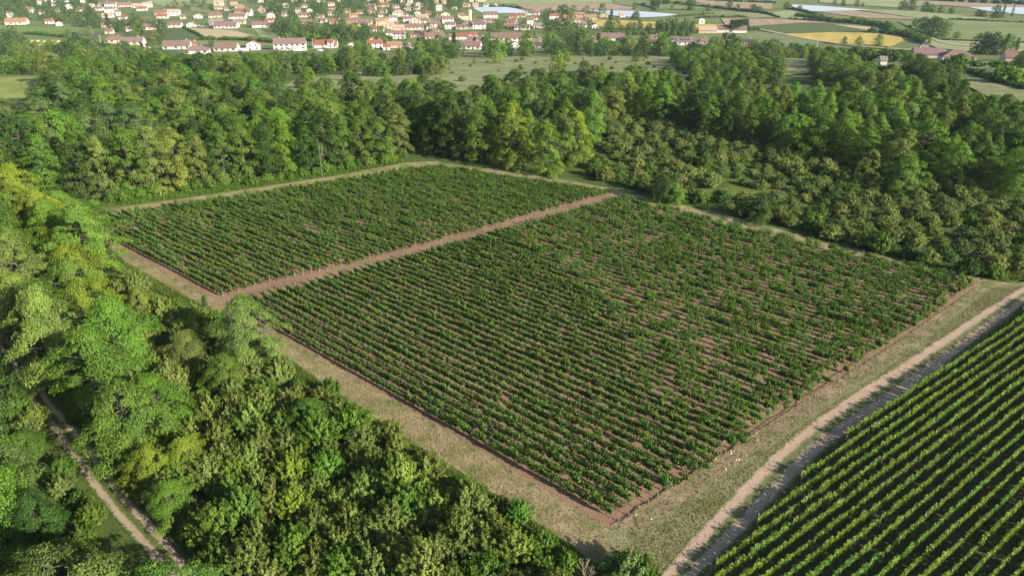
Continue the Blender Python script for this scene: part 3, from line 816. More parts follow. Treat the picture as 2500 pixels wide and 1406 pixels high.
for x, y, rk, oi_ in ranked(ptsA, EDGE, 9.0):
    if RN.random() < 0.04: continue
    deep = y > 165
    tone = pick(WOOD if not deep else [('deep green', 4), ('mid green', 4), ('grey green', 3), ('olive green', 1), ('fresh green', 1)])
    pr = RN.choice(RND) if (deep and RN.random() < 0.7) or RN.random() < 0.3 else RN.choice(LOC)
    s = RN.uniform(0.72, 1.0) if pr in LOC else RN.uniform(0.8, 1.15)
    kd = 'locust' if pr in LOC else 'oak'
    s = cap(x, y, s, pr[2])
    tree(kd + '_tree', pr, x, y, s, tone, '%s %s tree, %s from left in %s rank behind the wood edge' % (tone, kd, ordinal(oi_), ordinal(rk)), 'tree', '%s trees inside the wood beyond the far vine block' % kd)
for oi_, (x, y) in enumerate(sorted(scatter([(130, 226), (130, 195), (420, 172), (640, 172), (860, 162), (880, 172), (660, 188), (600, 212), (420, 190)], 6.2, 4))):
    tone = pick(WOOD)
    pr = RN.choice(RND); tree('oak_tree', pr, x, y, cap(x, y, RN.uniform(0.75, 1.1), pr[2]), tone, '%s oak, %s from left in the wood belt below the front houses' % (tone, ordinal(oi_)), 'tree', 'trees of the belt below the houses')
# big bright trees at the far corner of the vineyard
for i, (px, py, s, pr, tn, lab) in enumerate([
    (1335, 428, 0.92, LOC[2], 'fresh green', 'big fresh green locust tree overhanging the path at the far vineyard corner'),
    (1250, 408, 1.0, LOC[4], 'yellow green', 'tall yellow green locust tree behind the far vineyard corner'),
    (1175, 398, 1.0, LOC[1], 'mid green', 'tall mid green locust tree over the shaded end of the upper track'),
    (1400, 398, 0.9, LOC[4], 'yellow green', 'bright yellow green locust tree at the right end of the wood'),
    (1110, 385, 1.0, LOC[0], 'deep green', 'dark locust tree in the corner where the upper track ends'),
    (1440, 352, 0.95, LOC[3], 'fresh green', 'fresh green locust tree standing above the top of the scrub'),
    (1060, 372, 1.0, LOC[3], 'deep green', 'deep green locust tree directly above the end of the upper track')]):
    p = P(px, py); tree('locust_tree', pr, p.x, p.y, s, tn, lab)
# left wood
WB = [(-420, 590), (200, 545), (232, 590), (262, 660), (275, 760), (255, 900), (150, 985), (40, 880), (-60, 790), (-420, 760)]
LE = world2([(210, 548), (236, 600), (266, 680), (278, 770), (262, 880)])
ptsB = [p for p in scatter(WB, 4.9, 6) if visible(p[0], p[1], 13)]
fb = sorted([(dist_poly(x, y, LE)[1], x, y) for x, y in ptsB if dist_poly(x, y, LE)[0] < 4.5])
for i, (_, x, y) in enumerate(fb):
    tone = pick([('fresh green', 3), ('pale green', 3), ('mid green', 2), ('yellow green', 1.2)])
    tree('broadleaf_tree', RN.choice(NEAR), x, y, RN.uniform(0.75, 0.95), tone, '%s %s tree from the far end along the left wood edge' % (ordinal(i), tone), 'tree', 'edge trees of the left wood')
for x, y, rk, oi_ in ranked([p for p in ptsB if dist_poly(p[0], p[1], LE)[0] >= 4.5], LE, 6.0):
    q = proj(Vector((x, y, 6)))
    tone = pick([('fresh green', 3), ('mid green', 4), ('deep green', 2), ('olive green', 1.5), ('pale green', 1.5)])
    if 0 < q[0] < 230 and 480 < q[1] < 640 and RN.random() < 0.75: tone = 'yellow green'
    tree('broadleaf_tree', RN.choice(NEAR), x, y, RN.uniform(0.85, 1.12), tone, '%s tree, %s from far end in %s rank inside the left wood' % (tone, ordinal(oi_), ordinal(rk)), 'tree', 'trees inside the left wood')
# trees left of the forest track
for px, py, s, pi, tn, lab in [
    (-95, 985, 0.95, 0, 'mid green', 'mid green tree at the left frame edge where the forest track leaves the wood'),
    (-55, 1130, 0.9, 1, 'grey green', 'grey green tree leaning over the left ruts of the forest track'),
    (-90, 1230, 1.0, 3, 'mid green', 'dense green tree at the left frame edge beside the dark shaded gap'),
    (25, 1275, 0.8, 1, 'grey green', 'grey green tree casting the dark shade left of the forest track'),
    (-60, 1110, 1.0, 2, 'deep green', 'tall deep green tree left of the forest track bend'),
    (20, 1520, 0.75, 3, 'deep green', 'shaded deep green tree at the bottom left frame corner'),
    (170, 1560, 0.82, 1, 'grey green', 'grey green tree at the bottom frame edge left of the track'),
    (300, 1580, 0.85, 3, 'grey green', 'wide grey green tree at the bottom frame edge below the ruts'),
    (410, 1560, 0.72, 1, 'mid green', 'mid green tree hiding the near end of the forest track'),
    (-75, 890, 0.7, 1, 'yellow green', 'small yellow green tree at the far end of the forest track')]:
    p = P(px, py); tree('broadleaf_tree', NEAR[pi], p.x, p.y, s, tn, lab)
for px, py, s, pi, tn, lab in [(-20, 1330, 0.9, 0, 'fresh green', 'fresh green tree at the left frame edge in the dark corner'), (110, 1480, 0.7, 3, 'mid green', 'green tree second from left along the bottom frame edge')]:
    p = P(px, py); tree('broadleaf_tree', NEAR[pi], p.x, p.y, s, tn, lab)
for i, (x, y) in enumerate(scatter([(-140, 1000), (-30, 930), (58, 985), (132, 1090), (208, 1205), (272, 1290), (330, 1400), (370, 1520), (-200, 1560)], 2.5, 17)):
    if not visible(x, y, 3): continue
    tone = pick([('mid green', 3), ('deep green', 3), ('olive green', 1)])
    tree('thorn_bush', RN.choice(NSH), x, y, RN.uniform(0.6, 1.0), tone, '%s %s undergrowth bush from left below the trees left of the forest track' % (ordinal(i), tone), 'bush', 'undergrowth left of the forest track', parts=('foliage', 'stems'))
for px, py, s, pi, tn, lab in [(95, 1345, 0.6, 3, 'deep green', 'small deep green tree in the dark gap left of the lower ruts'), (190, 1440, 0.55, 1, 'mid green', 'small mid green tree just left of the near end of the ruts'), (75, 1120, 0.42, 3, 'mid green', 'low mid green tree touching the left rut of the forest track')]:
    p = P(px, py); tree('broadleaf_tree', NEAR[pi], p.x, p.y, s, tn, lab)
# thicket between forest track and mown strip
for px, py, s, pr, tn, lab in [
    (606, 900, 0.80, NEAR[2], 'pale green', 'pale green tall tree standing alone beside the mown straw strip'),
    (560, 965, 0.52, NEAR[1], 'fresh green', 'fresh green bushy tree just below the tall pale tree'),
    (470, 900, 0.55, NEAR[3], 'olive green', 'olive green bushy tree left of the tall pale tree'),
    (330, 1120, 0.88, NEAR[1], 'mid green', 'wide mid green tree above the forest track ruts'),
    (400, 1060, 0.7, NEAR[0], 'fresh green', 'slim fresh green tree behind the wide mid green tree'),
    (260, 1010, 0.92, NEAR[0], 'mid green', 'large mid green tree over the shaded stretch of the forest track'),
    (300, 930, 0.9, NEAR[2], 'fresh green', 'tall fresh green tree at the lower corner of the left wood'),
    (370, 1190, 0.55, NEAR[3], 'yellow green', 'round yellow green tree beside the forest track verge'),
    (470, 1170, 0.48, NEAR[3], 'yellow green', 'small yellow green tree right of the round yellow green one'),
    (760, 1060, 0.45, NEAR[1], 'mid green', 'mid green bushy tree among the thorn bushes near the mown strip'),
    (430, 1270, 0.45, NEAR[3], 'fresh green', 'fresh green bushy tree by the lower forest track verge'),
    (345, 780, 0.5, NEAR[3], 'olive green', 'olive green bushy tree near the upper bend of the mown strip')]:
    p = P(px, py); tree('broadleaf_tree', pr, p.x, p.y, s, tn, lab)
p = P(505, 770); tree('conifer', CON[0], p.x, p.y, 0.24, 'deep green', 'small dark conifer on the edge of the mown straw strip')
TH = [(310, 690), (420, 760), (540, 800), (640, 850), (890, 1030), (1110, 1175), (1390, 1360), (1430, 1480), (600, 1480), (440, 1300), (350, 1190), (260, 1070), (300, 900), (290, 760)]
ptsT = [p for p in scatter(TH, 2.05, 8, blocked=lambda x, y: False) if visible(p[0], p[1], 3)]
TE = world2([(310, 690), (540, 800), (640, 850), (890, 1030), (1110, 1175), (1390, 1360)])
fe = sorted([(dist_poly(x, y, TE)[1], x, y) for x, y in ptsT if dist_poly(x, y, TE)[0] < 1.6])
fes = set((x, y) for _, x, y in fe)
for i, (_, x, y) in enumerate(fe):
    tone = pick([('olive green', 4), ('mid green', 2), ('fresh green', 2)])
    tree('thorn_bush', RN.choice(NSH), x, y, RN.uniform(0.5, 0.8), tone, '%s %s thorn bush, counted from the far end, along the mown straw strip' % (ordinal(i), tone), 'bush', 'edge bushes of the thicket', parts=('foliage', 'stems'))
for x, y, rk, oi_ in ranked([p for p in ptsT if p not in fes], TE, 2.4):
    tone = pick([('olive green', 5), ('mid green', 2), ('pale green', 1.5), ('yellow green', 0.6), ('fresh green', 1.5)])
    tree('thorn_bush', RN.choice(NSH), x, y, RN.uniform(0.65, 1.15), tone, '%s thorn bush, %s from far end in %s rank behind the mown strip' % (tone, ordinal(oi_), ordinal(rk)), 'bush', 'thorn bushes of the foreground thicket', sz=RN.uniform(0.85, 1.25), parts=('foliage', 'stems'))
p = P(1530, 1425); tree('round_bush', NSH[3], p.x, p.y, 1.05, 'grey green', 'grey green round bush at the corner of mown strip and sandy track', 'bush', parts=('foliage', 'stems'))
p = P(1575, 1425); tree('round_bush', NSH[2], p.x, p.y, 0.6, 'mid green', 'smaller green bush touching the sandy track at the bottom edge', 'bush', parts=('foliage', 'stems'))
p = P(1425, 1440); tag(link('dry_bush', DRY, None, p), 'dry pale leafless stems at the bottom edge beside the corner bush', 'dead bush').scale = (0.7, 0.7, 0.75)

# right scrub
SC = [(1440, 430), (1560, 464), (1700, 500), (1900, 552), (2100, 605), (2300, 658), (2420, 684), (2560, 640), (2640, 560), (2500, 505), (2300, 460), (2050, 420), (1850, 365), (1640, 312), (1500, 300), (1470, 360)]
CLR = world2([(1660, 468), (1800, 455), (1890, 464), (1900, 490), (1720, 486)])
ptsS = [p for p in scatter(SC, 3.0, 9, blocked=lambda x, y: inside(x, y, CLR)) if visible(p[0], p[1], 3)]
SE = world2([(1440, 430), (1700, 500), (1900, 552), (2100, 605), (2300, 658), (2420, 684)])
se = sorted([(dist_poly(x, y, SE)[1], x, y) for x, y in ptsS if dist_poly(x, y, SE)[0] < 2.2]); ses = set((x, y) for _, x, y in se)
for i, (_, x, y) in enumerate(se):
    tone = pick([('mid green', 3), ('olive green', 3), ('deep green', 2)])
    tree('scrub_bush', RN.choice(SHR), x, y, RN.uniform(0.75, 1.1), tone, '%s %s scrub bush from left in the edge along the right path' % (ordinal(i), tone), 'bush', 'edge bushes of the scrub', parts=('foliage', 'stems'))
for x, y, rk, oi_ in ranked([p for p in ptsS if p not in ses], SE, 3.2):
    tone = pick([('olive green', 8), ('mid green', 1.5), ('grey green', 1.5), ('deep green', 0.4)])
    c = tone_col(tone)
    if tone == 'olive green': c = (c[0] * 1.10, c[1] * 1.10, c[2] * 1.35, 1)
    if tone == 'olive green' and RN.random() < 0.45: c = (c[0] * 1.04, c[1] * 0.98, c[2] * 1.05, 1)
    tree('scrub_bush', RN.choice(SHR), x, y, RN.uniform(0.6, 1.05), c, '%s scrub bush, %s from left in %s rank above the right path' % (tone, ordinal(oi_), ordinal(rk)), 'bush', 'bushes inside the right scrub', sz=RN.uniform(0.6, 1.05), parts=('foliage', 'stems'))
for px, py, s, pr, tn, lab in [
    (1612, 492, 0.62, RND[2], 'deep green', 'dark round tree at the path bend above the alley end'),
    (1650, 498, 0.42, RND[0], 'fresh green', 'small fresh green tree right of the dark round tree by the path'),
    (1850, 540, 0.58, RND[0], 'deep green', 'dark wide tree on the scrub edge below the grassy clearing'),
    (1775, 340, 0.62, LOC[1], 'fresh green', 'fresh green tree standing out at the top left of the scrub'),
    (1720, 335, 0.45, LOC[2], 'mid green', 'small green tree left of the standing out fresh tree'),
    (2120, 430, 0.55, RND[1], 'olive green', 'olive tree standing in the middle of the scrub'),
    (2200, 470, 0.75, RND[1], 'fresh green', 'wide fresh green tree in the scrub right of the olive tree'),
    (1880, 400, 0.45, RND[2], 'grey green', 'small grey green tree in the upper scrub')]:
    p = P(px, py); tree('scrub_tree', pr, p.x, p.y, s, tn, lab)
# right wood
WR = [(1500, 290), (1640, 305), (1850, 355), (2050, 412), (2300, 452), (2500, 498), (2680, 540), (2680, 440), (2500, 372), (2440, 335), (2330, 290), (2180, 262), (2030, 262), (1990, 278), (1860, 275), (1800, 240), (1600, 240), (1530, 262)]
WRE = world2([(1500, 300), (1640, 315), (1850, 365), (2050, 422), (2300, 462), (2500, 508), (2680, 550)])
for x, y, rk, oi_ in ranked([p for p in scatter(WR, 5.0, 12) if visible(p[0], p[1], 11)], WRE, 7.0):
    tone = pick([('mid green', 4), ('fresh green', 3.5), ('olive green', 3), ('deep green', 2), ('pale green', 0.8)])
    pr = RN.choice(LOC) if RN.random() < 0.6 else RN.choice(RND)
    s = RN.uniform(0.6, 0.85) if pr in LOC else RN.uniform(0.75, 1.05)
    tree('hillside_tree', pr, x, y, s, tone, '%s tree, %s from left in %s rank of the wood above the scrub' % (tone, ordinal(oi_), ordinal(rk)), 'tree', 'trees of the wood above the right scrub')
for i, (px, py, s) in enumerate([(1790, 300, 1.0), (1850, 318, 1.05), (2250, 378, 0.7)]):
    p = P(px, py); o = tag(link('bare_tree', BARE[i % 2], None, p), ['grey bare-branched tree among green trees, left of the two close bare ones', 'pale forked bare tree above the scrub, right of the two close ones', 'small bare tree at the right of the hillside wood'][i], 'dead tree')
    o.scale = (s, s, s); o.rotation_euler = (0, 0, i * 1.3)
p = P(790, 428); o = tag(link('bare_tree', BARE[0], None, p + Vector((0, -1.2, 0))), 'thin brown dead tree standing in the wood edge by the upper track', 'dead tree'); o.scale = (0.24, 0.24, 0.95)

# ------------------------------------------------------------------ village
WALL = {'white': plain('white_render', (0.68, 0.65, 0.61), var=0.06, scale=0.6), 'cream': plain('cream_render', (0.54, 0.46, 0.36), var=0.08, scale=0.6),
        'pinkish': plain('pinkish_render', (0.50, 0.38, 0.31), var=0.08, scale=0.6), 'grey': plain('grey_stone_wall', (0.33, 0.30, 0.27), var=0.15, scale=1.0)}
def roof_mat(name, c):
    k = NT(name); oc = k.n('ShaderNodeTexCoord').outputs['Object']
    n1 = k.noise(oc, 0.9, 5, 0.7)
    wv = k.n('ShaderNodeTexWave'); wv.inputs['Scale'].default_value = 1.1; wv.inputs['Distortion'].default_value = 0.4
    k.l(oc, wv.inputs[0])
    col = k.ramp(n1, [(0.3, tuple(x * 0.72 for x in c)), (0.7, tuple(min(1, x * 1.25) for x in c))])
    k.l(k.mix(k.math('MULTIPLY', wv.outputs['Fac'], 0.35), col, tuple(x * 0.55 for x in c)), k.b.inputs['Base Color'])
    k.bump(wv.outputs['Fac'], 0.6, 0.06)
    return k.m
ROOF = {'brown': roof_mat('brown_tiles', (0.23, 0.155, 0.13)), 'red': roof_mat('red_tiles', (0.30, 0.125, 0.085)), 'orange': roof_mat('orange_tiles', (0.36, 0.21, 0.135)),
        'grey': roof_mat('grey_tiles', (0.27, 0.23, 0.21)), 'dark': roof_mat('slate', (0.09, 0.09, 0.11)), 'pale': roof_mat('pale_tiles', (0.48, 0.36, 0.26)), 'mauve': roof_mat('mauve_tiles', (0.25, 0.165, 0.155))}
GLASS = plain('window_glass', (0.05, 0.06, 0.08), 0.15, 0.1)
SHUT = plain('shutter', (0.26, 0.16, 0.12), 0.6)
def boxmesh(name, x0, x1, y0, y1, z0, z1, mat):
    v = [(x, y, z) for z in (z0, z1) for y in (y0, y1) for x in (x0, x1)]
    f = [(0, 2, 3, 1), (4, 5, 7, 6), (0, 1, 5, 4), (2, 6, 7, 3), (0, 4, 6, 2), (1, 3, 7, 5)]
    return np_mesh(name, v, f, [mat])
WIN = boxmesh('window', -0.5, 0.5, -0.06, 0.06, 0, 1.25, GLASS)
SHU = boxmesh('shutter', -0.22, 0.22, -0.04, 0.05, 0, 1.25, SHUT)
DOOR = boxmesh('door', -0.6, 0.6, -0.07, 0.06, 0, 2.1, SHUT)
CHIM = boxmesh('chimney', -0.35, 0.35, -0.3, 0.3, -0.8, 1.0, WALL['cream'])
PANEL = boxmesh('solar_panel', -1, 1, -0.04, 0.04, -0.8, 0.8, plain('solar_glass', (0.05, 0.09, 0.2), 0.12))
HOUSES = []
def house(xl, xr, yb, label, wall='white', roof='brown', st=1, shape='L', rz=None, D=None, name='house', cat='house', group=None, solar=False):
    f = P((xl + xr) / 2, yb); k = ppm(f)
    W = (xr - xl) / k
    D = D or max(6.0, min(12.0, W * 0.65))
    H = 2.5 if st == 1 else 4.4 if st == 2 else st
    yaw = math.atan2(-f.x, f.y) * 0.6 + (RN.uniform(-0.16, 0.16) if rz is None else rz)
    c = f + Vector((-math.sin(yaw) * D / 2, math.cos(yaw) * D / 2, 0))
    e = empty(name, (c.x, c.y, zg(c.y)), yaw); tag(e, label, cat, group)
    HOUSES.append((xl, xr, yb, k * (H + 3), label))
    hw, hd = W / 2, D / 2
    z0 = -1.6
    if shape == 'L':
        rise = 0.52 * hd + 0.25
        wv = [(-hw, -hd, z0), (hw, -hd, z0), (hw, hd, z0), (-hw, hd, z0), (-hw, -hd, H), (hw, -hd, H), (hw, hd, H), (-hw, hd, H), (-hw, 0, H + rise), (hw, 0, H + rise)]
        wf = [(0, 1, 5, 4), (2, 3, 7, 6)]; w5 = [(1, 2, 6, 9, 5), (3, 0, 4, 8, 7)]
    elif shape == 'G':
        rise = 0.40 * hw + 0.2
        wv = [(-hw, -hd, z0), (hw, -hd, z0), (hw, hd, z0), (-hw, hd, z0), (-hw, -hd, H), (hw, -hd, H), (hw, hd, H), (-hw, hd, H), (0, -hd, H + rise), (0, hd, H + rise)]
        wf = [(1, 2, 6, 5), (3, 0, 4, 7)]; w5 = [(0, 1, 5, 8, 4), (2, 3, 7, 9, 6)]
    else:
        rise = 0.50 * min(hw, hd) + 0.3
        wv = [(-hw, -hd, z0), (hw, -hd, z0), (hw, hd, z0), (-hw, hd, z0), (-hw, -hd, H), (hw, -hd, H), (hw, hd, H), (-hw, hd, H)]
        wf = [(0, 1, 5, 4), (1, 2, 6, 5), (2, 3, 7, 6), (3, 0, 4, 7)]; w5 = []
    me = bpy.data.meshes.new('wall'); me.from_pydata(wv, [], wf + w5); me.materials.append(WALL[wall]); link('wall', me, e)
    ov = 0.4; th = 0.18
    def slab(pts):
        nrm = (Vector(pts[1]) - Vector(pts[0])).cross(Vector(pts[2]) - Vector(pts[0])).normalized()
        if nrm.z < 0: nrm = -nrm; pts = pts[::-1]
        n = len(pts); vv = [Vector(p) + Vector((0, 0, 0.02)) for p in pts] + [Vector(p) + nrm * th + Vector((0, 0, 0.02)) for p in pts]
        ff = [tuple(range(n - 1, -1, -1)), tuple(range(n, 2 * n))] + [(i, (i + 1) % n, n + (i + 1) % n, n + i) for i in range(n)]
        return vv, ff
    sl = []
    if shape == 'L':
        s = rise / hd; ye = hd + ov; ze = H - s * ov; xo = hw + ov * 0.7
        sl = [[(-xo, -ye, ze), (xo, -ye, ze), (xo, 0, H + rise), (-xo, 0, H + rise)], [(-xo, ye, ze), (xo, ye, ze), (xo, 0, H + rise), (-xo, 0, H + rise)]]
    elif shape == 'G':
        s = rise / hw; xe = hw + ov; ze = H - s * ov; yo = hd + ov * 0.7
        sl = [[(-xe, -yo, ze), (-xe, yo, ze), (0, yo, H + rise), (0, -yo, H + rise)], [(xe, -yo, ze), (xe, yo, ze), (0, yo, H + rise), (0, -yo, H + rise)]]
    else:
        m = min(hw, hd); s = rise / m; xe, ye = hw + ov, hd + ov; ze = H - s * ov
        rx, ry = max(0.02, hw - m), max(0.02, hd - m); zr = H + rise
        sl = [[(-xe, -ye, ze), (xe, -ye, ze), (rx, -ry, zr), (-rx, -ry, zr)], [(xe, -ye, ze), (xe, ye, ze), (rx, ry, zr), (rx, -ry, zr)],
              [(xe, ye, ze), (-xe, ye, ze), (-rx, ry, zr), (rx, ry, zr)], [(-xe, ye, ze), (-xe, -ye, ze), (-rx, -ry, zr), (-rx, ry, zr)]]
    av, af = [], []
    for q in sl:
        vv, ff = slab(q); n = len(av); av += vv; af += [tuple(i + n for i in t) for t in ff]
    me = bpy.data.meshes.new('roof'); me.from_pydata([tuple(v) for v in av], [], af); me.materials.append(ROOF[roof]); ro = link('roof', me, e)
    big = (xr - xl) >= 16
    if big and RN.random() < 0.75:
        link('chimney', CHIM, ro, ((hw * RN.choice((-0.6, 0.55, 0.75))) if shape == 'L' else hw * 0.4, 0.3, H + rise * (1.0 if shape == 'L' else 0.75)))
    nw = max(1, int(W / 3.4)); stor = 2 if H > 4.2 else 1
    if name in ('house', 'farmhouse'):
        di = RN.randrange(nw)
        for s in range(stor):
            for i in range(nw):
                x = -hw + W * (i + 0.5) / nw + RN.uniform(-.2, .2); z = 0.85 + s * 2.1
                if s == 0 and i == di and big: link('door', DOOR, e, (x, -hd - 0.01, 0.0)); continue
                if RN.random() < 0.15 and nw > 2: continue
                wd = link('window', WIN, e, (x, -hd - 0.01, z))
                if (xr - xl) > 45:
                    for sg in (-1, 1): link('shutter', SHU, wd, (sg * 0.76, 0, 0))
    if solar:
        an = math.atan2(rise, hd)
        for i in range(4):
            o = link('solar_panel', PANEL, e, (-hw * 0.5 + i * 2.1, -hd * 0.5, H + rise * 0.5 + 0.32)); o.rotation_euler = (an - math.pi / 2 + 0.0, 0, 0)
    return e
